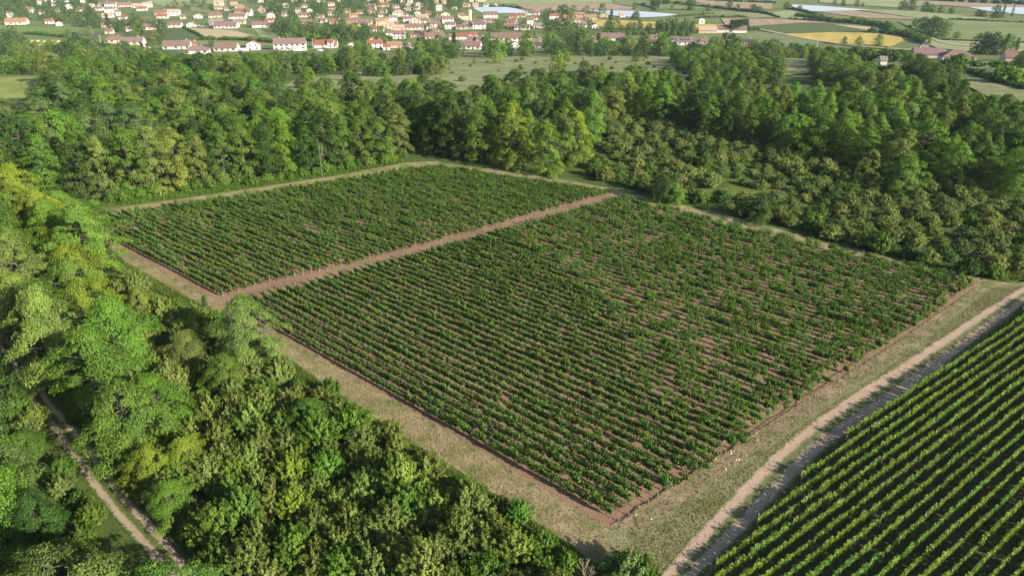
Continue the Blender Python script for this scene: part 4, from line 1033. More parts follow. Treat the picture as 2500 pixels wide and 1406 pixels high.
# rows of houses: (row phrase, [(xl, xr, base, wall, roof, storeys, shape), ...]) left to right
ROWSH = [
 ('front row above wood', [(400, 462, 121, 'white', 'brown', 1, 'L'), (462, 480, 117, 'white', 'red', 1, 'L'), (452, 506, 132, 'white', 'mauve', 1, 'H'), (523, 577, 126, 'white', 'brown', 1, 'L'), (604, 634, 123, 'white', 'red', 2, 'G'), (670, 746, 122, 'white', 'mauve', 2, 'L'), (768, 822, 118, 'white', 'red', 1, 'L')]),
 ('group beside village road', [(54, 100, 132, 'white', 'mauve', 1, 'L'), (96, 121, 130, 'white', 'mauve', 1, 'G'), (257, 304, 106, 'cream', 'brown', 1, 'H'), (297, 348, 117, 'white', 'mauve', 2, 'L'), (345, 364, 121, 'white', 'brown', 2.2, 'G')]),
 ('lane above green meadow', [(16, 62, 61, 'white', 'orange', 1, 'L'), (112, 131, 59, 'white', 'red', 1, 'L'), (138, 152, 64, 'white', 'pale', 1, 'G'), (249, 271, 68, 'cream', 'red', 1, 'L'), (257, 275, 84, 'cream', 'brown', 1, 'L'), (309, 322, 78, 'white', 'brown', 1, 'L'), (350, 391, 74, 'white', 'brown', 1, 'L')]),
 ('upper left hamlet', [(106, 119, 5, 'white', 'pale', 1, 'L'), (163, 176, 23, 'white', 'orange', 2, 'G'), (188, 206, 29, 'cream', 'brown', 1, 'L'), (228, 249, 27, 'white', 'brown', 1, 'L'), (240, 257, 18, 'white', 'mauve', 1, 'L'), (257, 283, 19, 'white', 'brown', 2, 'L'), (257, 277, 32, 'white', 'brown', 2, 'L'), (276, 292, 30, 'cream', 'mauve', 1, 'G'), (250, 274, 44, 'white', 'pale', 1, 'L'), (284, 295, 39, 'white', 'brown', 2, 'L'), (290, 309, 48, 'white', 'red', 1, 'H'), (290, 320, 18, 'pinkish', 'mauve', 1, 'L'), (322, 348, 20, 'white', 'pale', 1, 'L'), (352, 371, 19, 'white', 'pale', 2, 'L'), (335, 358, 27, 'white', 'red', 1, 'L'), (378, 407, 37, 'pinkish', 'brown', 1, 'L'), (383, 408, 46, 'white', 'red', 1, 'L')]),
 ('lane above hay field', [(410, 441, 68, 'white', 'brown', 1, 'L'), (456, 477, 67, 'white', 'brown', 1, 'G'), (512, 545, 61, 'grey', 'grey', 1, 'L'), (523, 577, 70, 'white', 'mauve', 1, 'L'), (570, 597, 60, 'cream', 'grey', 1, 'L'), (617, 655, 68, 'white', 'brown', 1, 'L'), (648, 668, 62, 'white', 'red', 2, 'L'), (657, 678, 67, 'grey', 'brown', 1, 'L')]),
 ('lane behind hay field', [(400, 409, 45, 'white', 'pale', 1, 'G'), (410, 438, 40, 'white', 'pale', 2, 'L'), (440, 453, 47, 'cream', 'brown', 1, 'L'), (474, 492, 46, 'white', 'pale', 1, 'G'), (510, 540, 44, 'cream', 'brown', 1, 'L'), (559, 598, 47, 'white', 'brown', 1, 'L'), (573, 612, 40, 'white', 'brown', 2, 'L'), (653, 670, 46, 'white', 'brown', 2, 'G')]),
 ('hamlet left of top centre', [(524, 546, 16, 'white', 'pale', 2, 'L'), (524, 543, 24, 'pinkish', 'orange', 1, 'L'), (549, 567, 27, 'white', 'grey', 1, 'L'), (563, 578, 14, 'cream', 'pale', 1, 'L'), (568, 590, 22, 'white', 'orange', 1, 'L'), (581, 599, 26, 'cream', 'orange', 1, 'L'), (629, 644, 7, 'white', 'red', 1, 'G')]),
 ('gardens left of village', [(687, 700, 41, 'cream', 'brown', 1, 'L'), (730, 757, 43, 'cream', 'brown', 1, 'L'), (770, 789, 47, 'white', 'brown', 1, 'L'), (733, 767, 62, 'grey', 'mauve', 1, 'L'), (768, 796, 57, 'white', 'brown', 1, 'L'), (811, 828, 58, 'white', 'red', 1, 'L'), (771, 791, 6, 'white', 'brown', 1, 'L'), (801, 817, 15, 'white', 'orange', 1, 'L'), (898, 916, 34, 'pinkish', 'brown', 2, 'L'), (920, 948, 18, 'pinkish', 'red', 1, 'L'), (929, 943, 33, 'white', 'brown', 1, 'L')]),
 ('back village terrace', [(805, 832, 60, 'pinkish', 'red', 1, 'L'), (847, 880, 57, 'cream', 'brown', 1, 'L'), (847, 871, 65, 'pinkish', 'orange', 1, 'L'), (875, 907, 61, 'pinkish', 'mauve', 1, 'L'), (872, 899, 66, 'pinkish', 'brown', 1, 'L'), (918, 948, 58, 'pinkish', 'orange', 1, 'L'), (950, 970, 54, 'white', 'grey', 2, 'L'), (959, 985, 41, 'white', 'pale', 2, 'H'), (984, 996, 47, 'white', 'brown', 2, 'L'), (998, 1010, 50, 'grey', 'grey', 1, 'L'), (1015, 1043, 48, 'cream', 'pale', 1, 'L'), (985, 998, 57, 'white', 'brown', 2, 'L'), (1000, 1026, 60, 'cream', 'brown', 2, 'G'), (1029, 1049, 57, 'white', 'brown', 1, 'L'), (1065, 1079, 27, 'white', 'grey', 6.5, 'H'), (1064, 1083, 56, 'grey', 'mauve', 2, 'L'), (1080, 1108, 58, 'white', 'mauve', 2, 'L')]),
 ('centre left of church', [(918, 959, 72, 'cream', 'pale', 2, 'G'), (953, 975, 66, 'cream', 'brown', 1, 'L'), (959, 987, 75, 'pinkish', 'pale', 1, 'L'), (986, 1023, 74, 'cream', 'brown', 1, 'L'), (1016, 1044, 73, 'white', 'mauve', 1, 'L'), (1042, 1075, 70, 'cream', 'mauve', 2, 'L'), (1086, 1111, 72, 'white', 'brown', 2, 'L'), (1113, 1138, 73, 'cream', 'brown', 1, 'L'), (905, 935, 79, 'white', 'red', 1, 'L'), (942, 960, 88, 'white', 'brown', 1, 'L'), (959, 988, 96, 'white', 'mauve', 2, 'L'), (1002, 1038, 93, 'pinkish', 'brown', 1, 'L'), (1040, 1085, 89, 'grey', 'mauve', 1, 'H'), (1038, 1083, 97, 'pinkish', 'brown', 1, 'L')]),
 ('lower left village edge', [(800, 815, 118, 'white', 'red', 2, 'L'), (849, 868, 117, 'white', 'red', 1, 'G'), (896, 917, 108, 'white', 'pale', 1, 'G'), (900, 936, 121, 'white', 'red', 2, 'L'), (936, 952, 123, 'white', 'red', 1, 'L'), (947, 980, 118, 'pinkish', 'orange', 1, 'L'), (978, 1007, 123, 'white', 'mauve', 1, 'G')]),
 ('cluster round church', [(1121, 1142, 61, 'grey', 'grey', 1, 'L'), (1140, 1155, 72, 'grey', 'dark', 1, 'L'), (1152, 1183, 60, 'white', 'brown', 1, 'L'), (1154, 1185, 72, 'white', 'brown', 2, 'L'), (1181, 1215, 47, 'white', 'brown', 2, 'L'), (1185, 1208, 57, 'grey', 'brown', 1, 'L'), (1243, 1264, 46, 'cream', 'red', 1, 'L'), (1252, 1262, 54, 'white', 'brown', 1, 'L'), (1266, 1283, 43, 'pinkish', 'mauve', 1, 'L'), (1275, 1291, 38, 'white', 'brown', 1, 'G'), (1292, 1316, 38, 'white', 'mauve', 1, 'L')]),
 ('village right of church', [(1232, 1258, 62, 'cream', 'red', 1, 'L'), (1239, 1258, 71, 'cream', 'brown', 1, 'L'), (1255, 1291, 74, 'white', 'brown', 1, 'L'), (1287, 1303, 65, 'white', 'brown', 5.8, 'L'), (1303, 1312, 50, 'white', 'red', 1, 'L'), (1303, 1330, 70, 'white', 'grey', 1, 'L'), (1342, 1363, 50, 'white', 'red', 2, 'L'), (1354, 1382, 47, 'cream', 'orange', 1, 'L'), (1365, 1398, 58, 'white', 'mauve', 1, 'L'), (1380, 1400, 47, 'cream', 'orange', 1, 'L'), (1397, 1432, 56, 'white', 'orange', 1, 'H'), (1401, 1427, 42, 'cream', 'orange', 1, 'L'), (1426, 1457, 49, 'cream', 'orange', 1, 'L'), (1412, 1433, 68, 'white', 'brown', 1, 'L'), (1445, 1463, 70, 'white', 'red', 1, 'G'), (1464, 1483, 43, 'cream', 'brown', 1, 'G'), (1514, 1526, 43, 'white', 'pale', 1, 'L')]),
 ('row below church', [(1096, 1112, 98, 'cream', 'brown', 1, 'L'), (1113, 1147, 97, 'white', 'red', 1, 'L'), (1148, 1166, 93, 'cream', 'red', 1, 'L'), (1141, 1163, 103, 'grey', 'mauve', 1, 'L'), (1162, 1181, 104, 'cream', 'brown', 1, 'L'), (1116, 1172, 121, 'white', 'mauve', 1, 'L'), (1198, 1273, 107, 'white', 'brown', 2, 'L'), (1245, 1269, 124, 'white', 'grey', 2, 'G'), (1287, 1301, 100, 'white', 'brown', 1, 'L'), (1299, 1324, 110, 'white', 'brown', 1, 'L'), (1304, 1322, 119, 'grey', 'dark', 1, 'L')]),
 ('row along right field', [(1440, 1468, 105, 'white', 'brown', 1, 'L'), (1466, 1523, 101, 'white', 'mauve', 1, 'L'), (1522, 1537, 103, 'white', 'brown', 1, 'L'), (1576, 1609, 101, 'white', 'mauve', 1, 'L'), (1580, 1606, 111, 'white', 'mauve', 1, 'L'), (1630, 1654, 103, 'white', 'brown', 1, 'L'), (1653, 1692, 111, 'white', 'mauve', 1, 'L'), (1697, 1727, 109, 'cream', 'mauve', 1, 'L'), (1806, 1834, 117, 'white', 'dark', 2, 'L'), (1820, 1834, 122, 'white', 'red', 1, 'L')]),
 ('group beyond church', [(1130, 1146, 18, 'cream', 'orange', 1, 'L'), (1154, 1168, 17, 'cream', 'pale', 1, 'L'), (1147, 1156, 5, 'white', 'pale', 2, 'L'), (1162, 1183, 5, 'white', 'pale', 1, 'L'), (1180, 1191, 17, 'white', 'grey', 1, 'L'), (1205, 1213, 17, 'white', 'pale', 1, 'G')]),
]
def size_word(xl, xr): 
    wpx = xr - xl
    return 'long' if wpx > 42 else 'small' if wpx < 18 else 'low'
for rowname, hs in ROWSH:
    order = sorted(range(len(hs)), key=lambda i: hs[i][0] + hs[i][1] * 1e-3)
    for rank, i in enumerate(order):
        xl, xr, yb, wl, rf, st, sh = hs[i]
        sw = size_word(xl, xr)
        if st != 1: sw = 'tall' if sw == 'small' else 'two-storey'
        shn = {'L': '', 'G': 'gabled ', 'H': 'hipped '}[sh]
        house(xl, xr, yb, '%s %s house with %s%s roof, %s from left in %s' % (sw, wl, shn, rf, ordinal(rank), rowname), wl, rf, st, sh, group='houses of the ' + rowname, solar=(xl == 1653))
# scattered small houses reaching the top edge
xtra = []
for k_ in range(400):
    if len(xtra) >= 46: break
    x = RN.uniform(4, 235) if RN.random() < 0.3 else RN.uniform(610, 1125); y = RN.uniform(1, 44); wd = RN.uniform(10, 20) * (0.75 + y / 110)
    if any(a - 6 < x + wd and x < b + 6 and abs(y - c) < 7 for a, b, c, *_ in HOUSES) or any(a - 5 < x + wd and x < a + b + 5 and abs(y - c) < 6 for a, b, c in xtra): continue
    xtra.append((x, wd, y))
for i, (x, wd, y) in enumerate(sorted(xtra)):
    wl = RN.choice(('white', 'white', 'cream')); rf = RN.choice(('brown', 'mauve', 'red', 'orange', 'pale'))
    house(x, x + wd, y, 'small %s house with %s roof, %s from left among scattered top edge houses' % (wl, rf, ordinal(i)), wl, rf, RN.choice((1, 1, 2)), RN.choice('LLG'), group='scattered houses along the top edge')
farm = [(1706, 1720, 59, 'small white field house with slate roof above the farm', 'white', 'dark', 2, 'G', 'house'),
        (1706, 1750, 82, 'long farm shed with faded red roof left of the dark tree block', 'pinkish', 'pale', 1, 'L', 'farm_shed'),
        (1750, 1822, 81, 'long white farm building behind the dark tree block', 'white', 'brown', 1, 'L', 'farm_shed'),
        (2247, 2263, 128, 'dark tall block-shaped barn above the right farm roofs', 'grey', 'dark', 6.0, 'H', 'barn'),
        (2235, 2304, 142, 'wide low mauve-roofed barn below the dark tall block', 'cream', 'mauve', 1, 'L', 'barn'),
        (2304, 2378, 149, 'white farmhouse with wide hipped mauve roof at the right', 'white', 'mauve', 1, 'H', 'farmhouse'),
        (2149, 2164, 159, 'tiny pale garden shed below the right hedge', 'white', 'grey', 1, 'L', 'garden_shed'),
        (2459, 2530, 151, 'low brown-roofed building at the right frame edge', 'pinkish', 'brown', 1, 'L', 'farm_shed')]
for xl, xr, yb, lab, wl, rf, st, sh, nm in farm: house(xl, xr, yb, lab, wl, rf, st, sh, rz=0.05, name=nm, cat='barn' if nm in ('barn', 'farm_shed') else 'shed' if nm == 'garden_shed' else 'house')

# church
f = P(1147, 52); k = ppm(f); tw = 8.0 / k; th = 25 / k
ch = empty('church', (f.x, f.y + tw, zg(f.y)), 0.12); tag(ch, 'pale square church tower with low tiled roof amid the village roofs', 'church')
STN = plain('church_stone', (0.66, 0.53, 0.37), var=0.12, scale=0.8)
HOUSES.append((1128, 1156, 52, 30, 'church'))
link('tower', boxmesh('tower', -tw / 2, tw / 2, -tw / 2, tw / 2, -2, th, STN), ch)
v = [(-tw * .56, -tw * .56, th + .02), (tw * .56, -tw * .56, th + .02), (tw * .56, tw * .56, th + .02), (-tw * .56, tw * .56, th + .02), (0, 0, th + tw * .38)]
me = bpy.data.meshes.new('tower_roof'); me.from_pydata(v, [], [(0, 1, 4), (1, 2, 4), (2, 3, 4), (3, 0, 4), (3, 2, 1, 0)]); me.materials.append(ROOF['brown']); link('tower_roof', me, ch)
for sg, rot in ((-1, 0), (1, 1)):
    o = link('belfry_opening', boxmesh('belfry_opening', -0.35, 0.35, -0.05, 0.05, 0, 1.9, GLASS), ch, (-.0, -tw / 2 - 0.01, th * 0.72) if rot == 0 else (tw / 2 + 0.01, 0, th * 0.72)); o.rotation_euler = (0, 0, rot * math.pi / 2)
nl = 9.0
nvv = [(-tw / 2 - nl, -2.6, -2), (-tw / 2 - .02, -2.6, -2), (-tw / 2 - .02, 2.6, -2), (-tw / 2 - nl, 2.6, -2), (-tw / 2 - nl, -2.6, 5), (-tw / 2 - .02, -2.6, 5), (-tw / 2 - .02, 2.6, 5), (-tw / 2 - nl, 2.6, 5), (-tw / 2 - nl, 0, 7), (-tw / 2 - .02, 0, 7)]
me = bpy.data.meshes.new('nave'); me.from_pydata(nvv, [], [(0, 1, 5, 4), (2, 3, 7, 6), (1, 2, 6, 9, 5), (3, 0, 4, 8, 7)]); me.materials.append(STN); link('nave', me, ch)
rv = [(-tw / 2 - nl - .3, -3.0, 4.75), (-tw / 2 - .03, -3.0, 4.75), (-tw / 2 - .03, 0, 7.1), (-tw / 2 - nl - .3, 0, 7.1), (-tw / 2 - nl - .3, 3.0, 4.75), (-tw / 2 - .03, 3.0, 4.75)]
me = bpy.data.meshes.new('nave_roof'); me.from_pydata(rv, [], [(0, 1, 2, 3), (3, 2, 5, 4)]); me.materials.append(ROOF['mauve']); link('nave_roof', me, ch)

# terrace walls, poles, cars
def low_wall(name, a, b, h, label, cat='wall', mat=None, th=0.3):
    A, B = P(*a), P(*b); d = B - A; L = d.length
    o = link(name, boxmesh(name, 0, L, -th / 2, th / 2, -0.6, h, mat or WALL['white']), None, A); o.rotation_euler = (0, 0, math.atan2(d.y, d.x)); tag(o, label, cat); return o
low_wall('garden_wall', (578, 125), (608, 125), 2.0, 'white terrace wall between two front row houses')
low_wall('garden_wall', (660, 124), (750, 124.5), 1.1, 'low white wall in front of the long mauve-roofed house')
low_wall('garden_wall', (765, 124), (790, 125), 1.0, 'low white wall right of the long mauve-roofed house')
for i in range(9):
    x = 57 + i * 16.5; low_wall('netting', (x, 103 + (i % 2)), (x + 9, 100.5 + (i % 2)), 0.7, '%s white netting strip from left on the bright far left lawn' % ordinal(i), 'netting', th=0.1)
pm, pfm = tube((0, 0, -0.5), (0, 0, 8.0), 0.16, 0.11, 8)
cv, cf = tube((-0.7, 0, 7.5), (0.7, 0, 7.5), 0.06, 0.06, 4)
POLE = np_mesh('pole', pm, pfm, [plain('concrete_pole', (0.6, 0.57, 0.52))]); ARM = np_mesh('crossarm', cv, cf, [BARK])
for px, py, lab in [(248, 112, 'pale utility pole beside the village road at the left'), (1029, 124, 'utility pole in front of the village houses left of centre'), (1993, 122, 'white utility pole above the right scrub trees'), (765, 122, 'utility pole right of the long mauve-roofed house'), (211, 66, 'leaning pale pole beside the silver tree'), (552, 14, 'utility pole in the small top left hamlet')]:
    p = P(px, py); e = empty('utility_pole', p); tag(e, lab, 'pole'); link('shaft', POLE, e); link('crossarm', ARM, e)
TYRE = plain('tyre', (0.02, 0.02, 0.02)); CARM = {'white': plain('white_paint', (0.75, 0.75, 0.75), 0.3), 'blue': plain('blue_paint', (0.05, 0.09, 0.2), 0.3), 'silver': plain('silver_paint', (0.5, 0.52, 0.55), 0.3)}
wv_, wf_ = tube((0, -0.1, 0.32), (0, 0.1, 0.32), 0.32, 0.32, 12); WHEEL = np_mesh('wheel', wv_, wf_, [TYRE])
for px, py, c, lab in [(484, 66, 'white', 'white parked van at the left of the parked vehicles behind the hay field'), (493, 68, 'silver', 'silver parked car beside the dark tree behind the hay field'), (588, 121, 'blue', 'dark blue car parked behind the white terrace wall'), (598, 120.5, 'silver', 'silver car parked next to the dark blue one')]:
    p = P(px, py); e = empty('parked_car', p + Vector((0, 0, 0.7)), RN.uniform(-.3, .3)); tag(e, lab, 'car', 'cars parked by the houses')
    bm = bmesh.new()
    prof = [(-2.1, .35), (2.1, .35), (2.15, .75), (1.3, .9), (-2.1, .95)]
    vs = [[bm.verts.new((x, y, z)) for x, z in prof] for y in (-.85, .85)]
    bm.faces.new(vs[0]); bm.faces.new(vs[1][::-1])
    for i in range(5): bm.faces.new((vs[0][i], vs[1][i], vs[1][(i + 1) % 5], vs[0][(i + 1) % 5]))
    bmesh.ops.recalc_face_normals(bm, faces=bm.faces[:])
    me = bpy.data.meshes.new('body'); bm.to_mesh(me); bm.free(); me.materials.append(CARM[c]); link('body', me, e)
    bm = bmesh.new(); prof = [(-1.9, .95), (1.25, .9), (.6, 1.45), (-1.6, 1.48)]
    vs = [[bm.verts.new((x, y * (0.9 if z > 1.2 else 1), z)) for x, z in prof] for y in (-.78, .78)]
    bm.faces.new(vs[0]); bm.faces.new(vs[1][::-1])
    for i in range(4): bm.faces.new((vs[0][i], vs[1][i], vs[1][(i + 1) % 4], vs[0][(i + 1) % 4]))
    bmesh.ops.recalc_face_normals(bm, faces=bm.faces[:])
    me = bpy.data.meshes.new('cabin'); bm.to_mesh(me); bm.free(); me.materials.append(GLASS); link('cabin', me, e)
    for x in (-1.35, 1.35):
        for y in (-.8, .8): link('wheel', WHEEL, e, (x, y, 0))

# ------------------------------------------------------------------ trees of the village and the plain
def hides(px, py, r, h):
    for xl, xr, yb, hh, lab in HOUSES:
        w4 = (xr - xl) * 0.18
        if xl + w4 - r * 0.55 < px < xr - w4 + r * 0.55 and py >= yb - 5 and py - h < yb - 1: return True
        if xl - 1 < px < xr + 1 and yb - 7 < py < yb: return True
    return False
def near_house(px, py):
    b = min(HOUSES, key=lambda q: abs((q[0] + q[1]) / 2 - px) + 2.0 * abs(q[2] - py)); cx = (b[0] + b[1]) / 2
    side = 'left of' if px < b[0] else 'right of' if px > b[1] else 'behind' if py < b[2] else 'below'
    lb = b[4]
    if lb == 'church': return side + ' the church tower'
    if ', ' in lb and ' from left in ' in lb:
        o_, r_ = lb.split(', ')[1].split(' from left in ')
        return '%s %s house from left in %s' % (side, o_, r_)
    if ' from left among ' in lb: return '%s %s of the scattered top edge houses' % (side, lb.split(', ')[1].split(' ')[0])
    return None
VT = [([(-30, 0), (230, 2), (245, 20), (215, 34), (250, 55), (335, 62), (330, 82), (245, 80), (200, 62), (60, 50), (-30, 56)], 10.5, 1.0),
      ([(400, 20), (520, 30), (600, 55), (680, 60), (690, 40), (600, 28), (480, 5)], 15, 0.8),
      ([(600, 0), (1120, 0), (1150, 14), (1140, 34), (1060, 46), (960, 38), (800, 50), (690, 60), (640, 20)], 12.5, 1.05),
      ([(660, 62), (830, 66), (930, 92), (800, 98), (690, 94)], 8.0, 0.95),
      ([(830, 88), (960, 80), (1060, 96), (1100, 110), (960, 112), (840, 112)], 9, 0.9),
      ([(1000, 60), (1460, 60), (1460, 90), (1380, 100), (1250, 84), (1100, 84)], 11, 0.9),
      ([(1320, 34), (1470, 28), (1470, 36), (1330, 48)], 12, 0.9),
      ([(330, 60), (400, 62), (405, 100), (330, 100)], 10, 0.95),
      ([(860, 128), (1040, 126), (1180, 132), (1420, 124), (1700, 118), (1900, 134), (1900, 150), (1650, 140), (1300, 140), (1050, 150), (900, 150)], 9.5, 0.95),
      ([(-40, 88), (45, 92), (60, 120), (130, 130), (240, 130), (410, 140), (860, 132), (860, 155), (420, 162), (120, 185), (-40, 180)], 7.6, 0.8),
      ([(300, 100), (480, 112), (600, 112), (660, 116), (830, 110), (830, 120), (400, 120)], 16, 0.6),
      ([(1480, 68), (1690, 72), (1690, 82), (1480, 84)], 9.5, 0.9)]
GT = [('mid green', 3), ('deep green', 3), ('olive green', 2), ('grey green', 1.5), ('fresh green', 1.5), ('blue green', 1.2)]
TINY = [tree_proto('tiny%d' % i, 150 + i, H=h, Rd=rd, base=0.05, pads=26, lpp=15, pr=1.7, leaf=0.62, prof='round', flat=0.6) for i, (h, rd) in enumerate(((9, 4.2), (10, 4.6), (8, 4.4)))]
def mesh_arrays(me):
    v = np.empty(len(me.vertices) * 3, np.float32); me.vertices.foreach_get('co', v)
    f = np.empty(len(me.loops), np.int32); me.loops.foreach_get('vertex_index', f)
    t = np.empty(len(me.polygons), np.float32); me.attributes['tint'].data.foreach_get('value', t)
    return v.reshape(-1, 3), f.reshape(-1, 4), t
TA = [mesh_arrays(t[0]) for t in TINY]
garden = []
for zi, (poly, sp, sc) in enumerate(VT):
    for x, y in scatter(poly, sp, 50 + zi, 24):
        v0 = Vector((x, y, zg(y))); px, py = proj(v0)
        if not -60 < px < 2560: continue
        k = ppm(v0)
        if hides(px, py, 3.6 * k * sc, 7 * k * sc) and RN.random() < 0.92: continue
        small = RN.random() < 0.3
        garden.append((k * sc * (0.6 if small else 1.0), x, y, sc, small, px, py))
garden.sort(reverse=True)
ng = len(garden); MV, MF, MT, nv_ = [], [], [], 0
for gi, (_, x, y, sc, small, px, py) in enumerate(garden):
    s = sc * (RN.uniform(0.45, 0.7) if small else RN.uniform(0.75, 1.25))
    if gi >= 300:
        v, f, t = TA[gi % 3]; a = RN.uniform(0, 6.28); ca, sa = math.cos(a) * s, math.sin(a) * s
        MV.append(np.stack([v[:, 0] * ca - v[:, 1] * sa + x, v[:, 0] * sa + v[:, 1] * ca + y, v[:, 2] * s * RN.uniform(.85, 1.2) + zg(y)], 1)); MF.append(f + nv_); nv_ += len(v); MT.append(np.clip(t * 0.7 + RN.uniform(-.35, .35), 0, 1)); continue
    if py > 126: s = cap(x, y, s, 10.5)
    tone = pick(GT); nh = near_house(px, py)
    if RN.random() < 0.06: tree('conifer', RN.choice(CON), x, y, s, 'blue green', 'dark conifer ' + nh if nh else 'dark conifer among the village gardens', 'tree', 'garden conifers of the village')
    else: tree('garden_tree', RN.choice(FAR), x, y, s, tone, '%s %s tree %s' % ('small' if small else 'round', tone, nh) if nh else '%s tree beside the outlying farm' % tone, 'tree', 'garden trees of the village', sz=RN.uniform(0.85, 1.2))
tag(link('distant_trees', np_mesh('distant_trees', np.vstack(MV), np.vstack(MF), [LEAF], tint=np.concatenate(MT)), color=(0.10, 0.165, 0.045, 1)), 'mass of small distant trees between the far village houses', 'trees', kind='stuff')
# single field trees: px, base py, crown px height, kind, tone, label
FT = [(1550, 24.5, 16, 'f', 'mid green', 'round lone tree on the edge of the brown field right of the village'),
 (1551, 48.5, 21, 'f', 'deep green', 'round dark lone tree in front of the white film-covered field'),
 (1685, 26, 28, 'f', 'deep green', 'tall dark lone tree in the pale field at the top'),
 (1729, 29, 16, 'f', 'deep green', 'small lone tree right of the tall dark lone tree'),
 (1641, 21, 9, 'f', 'mid green', 'very small tree on the field boundary at the top'),
 (1598, 28, 22, 'f', 'deep green', 'dark tree at the tip of the blue-shaded grove'),
 (1780, 22, 16, 'f', 'deep green', 'first of three dark hedge trees on the brown field edge'),
 (1800, 24, 14, 'f', 'deep green', 'second of three dark hedge trees on the brown field edge'),
 (1838, 30, 18, 'f', 'deep green', 'third and widest dark hedge tree on the brown field edge'),
 (1855, 31, 14, 'f', 'deep green', 'dark tree at the right end of the three hedge trees'),
 (1922, 22, 17, 'f', 'mid green', 'pale round tree at the left tip of the long film field'),
 (1952, 27, 12, 'f', 'deep green', 'dark round tree on the lower edge of the long film field'),
 (2060, 108, 17, 'f', 'deep green', 'left of three round trees in front of the yellow wheat field'),
 (2096, 112, 20, 'f', 'mid green', 'middle of three round trees in front of the yellow wheat field'),
 (2143, 113, 29, 'f', 'fresh green', 'largest of three round trees in front of the yellow wheat field'),
 (2203, 24, 18, 'f', 'deep green', 'left tree of the dark clump above the pale field'),
 (2225, 25, 20, 'f', 'deep green', 'right tree of the dark clump above the pale field'),
 (2228, 10, 14, 'f', 'deep green', 'small tree above the dark clump at the top edge'),
 (2258, 30, 22, 'f', 'deep green', 'left tree of the second dark clump above the pale field'),
 (2275, 31, 20, 'f', 'mid green', 'middle tree of the second dark clump above the pale field'),
 (2295, 32, 16, 'f', 'deep green', 'right tree of the second dark clump above the pale field'),
 (2323, 34, 15, 'f', 'grey green', 'grey small tree right of the second dark clump'),
 (2387, 42, 18, 'f', 'deep green', 'left tree of the clump before the right film field'),
 (2400, 43, 16, 'f', 'deep green', 'small tree of the clump before the right film field'),
 (2430, 44, 28, 'f', 'deep green', 'tall dark tree before the right film field'),
 (2447, 44, 30, 'p', 'mid green', 'slim poplar right of the tall dark tree'),
 (2470, 41, 24, 'p', 'mid green', 'slim poplar nearest the right end of the film field'),
 (2038, 12, 11, 'f', 'deep green', 'small tree above the middle of the long film field'),
 (2058, 15, 15, 'f', 'deep green', 'round tree above the long film field'),
 (2092, 16, 14, 'f', 'grey green', 'grey tree above the right end of the long film field'),
 (2106, 17, 9, 'f', 'deep green', 'small bushy tree at the right end above the long film field'),
 (2335, 95, 18, 'f', 'grey green', 'pale lone tree in the large green field at the right'),
 (2275, 92, 42, 'f', 'deep green', 'largest tree of the grove beside the large green field'),
 (2302, 86, 36, 'f', 'mid green', 'right tree of the grove beside the large green field'),
 (2250, 80, 32, 'f', 'deep green', 'left tree of the grove beside the large green field'),
 (2235, 66, 20, 'f', 'deep green', 'small tree at the back of the grove beside the green field'),
 (2215, 88, 26, 'f', 'mid green', 'green tree on the stream line left of the grove'),
 (2285, 72, 26, 'f', 'deep green', 'dark tree at the back right of the grove beside the field'),
 (2395, 132, 44, 'f', 'deep green', 'left tree of the big clump above the right farm'),
 (2420, 134, 48, 'f', 'deep green', 'wide dark tree of the big clump above the right farm'),
 (2450, 136, 56, 'p', 'mid green', 'tall poplar in the big clump above the right farm'),
 (2462, 120, 34, 'f', 'mid green', 'pale tree behind the tall poplar of the right clump'),
 (2478, 132, 34, 'p', 'mid green', 'short poplar at the right end of the big clump'),
 (1490, 84, 50, 'p', 'deep green', 'tall lone poplar in front of the first wheat field'),
 (1395, 118, 38, 'f', 'deep green', 'large dark tree left of the row along the field'),
 (1425, 116, 44, 'f', 'mid green', 'tall pale-green tree left of the row along the field'),
 (1345, 128, 40, 'f', 'mid green', 'large tree below the small green vineyard of the village'),
 (1382, 72, 46, 'f', 'mid green', 'tall tree right of the tall white village house'),
 (1375, 44, 34, 'f', 'deep green', 'tall dark tree behind the village houses at the brown field'),
 (1190, 134, 34, 'f', 'mid green', 'large tree in front of the long white village building'),
 (1210, 130, 26, 'f', 'deep green', 'dark tree before the white gabled house below the village'),
 (1290, 132, 30, 'f', 'olive green', 'wide tree right of the white gabled house below the village'),
 (1363, 183, 50, 'f', 'fresh green', 'lone fresh green tree standing in the dry meadow'),
 (1385, 152, 26, 'f', 'yellow green', 'yellow green tree behind the lone meadow tree'),
 (1212, 156, 26, 'f', 'olive green', 'olive bush-like tree in the left of the dry meadow'),
 (1160, 158, 14, 'f', 'olive green', 'small olive bush-like tree at the left of the dry meadow'),
 (1552, 152, 22, 'f', 'mid green', 'green tree on the far edge of the dry meadow'),
 (1575, 134, 46, 'f', 'mid green', 'tall green tree in front of the row of mauve roofs'),
 (1620, 136, 44, 'f', 'mid green', 'tall green tree right of centre before the mauve roofs'),
 (1550, 172, 16, 'f', 'yellow green', 'small yellow green tree in the lower dry meadow'),
 (203, 66, 26, 'f', 'grey green', 'silver grey tree left of the village road'),
 (268, 68, 34, 'c', 'blue green', 'dark conifer beside the village road'),
 (188, 98, 18, 'f', 'blue green', 'dark blue-green tree above the bright far left lawn'),
 (222, 88, 22, 'f', 'olive green', 'golden olive tree beside the village road'),
 (170, 92, 20, 'f', 'mid green', 'green tree left of the dark blue-green one above the lawn')]
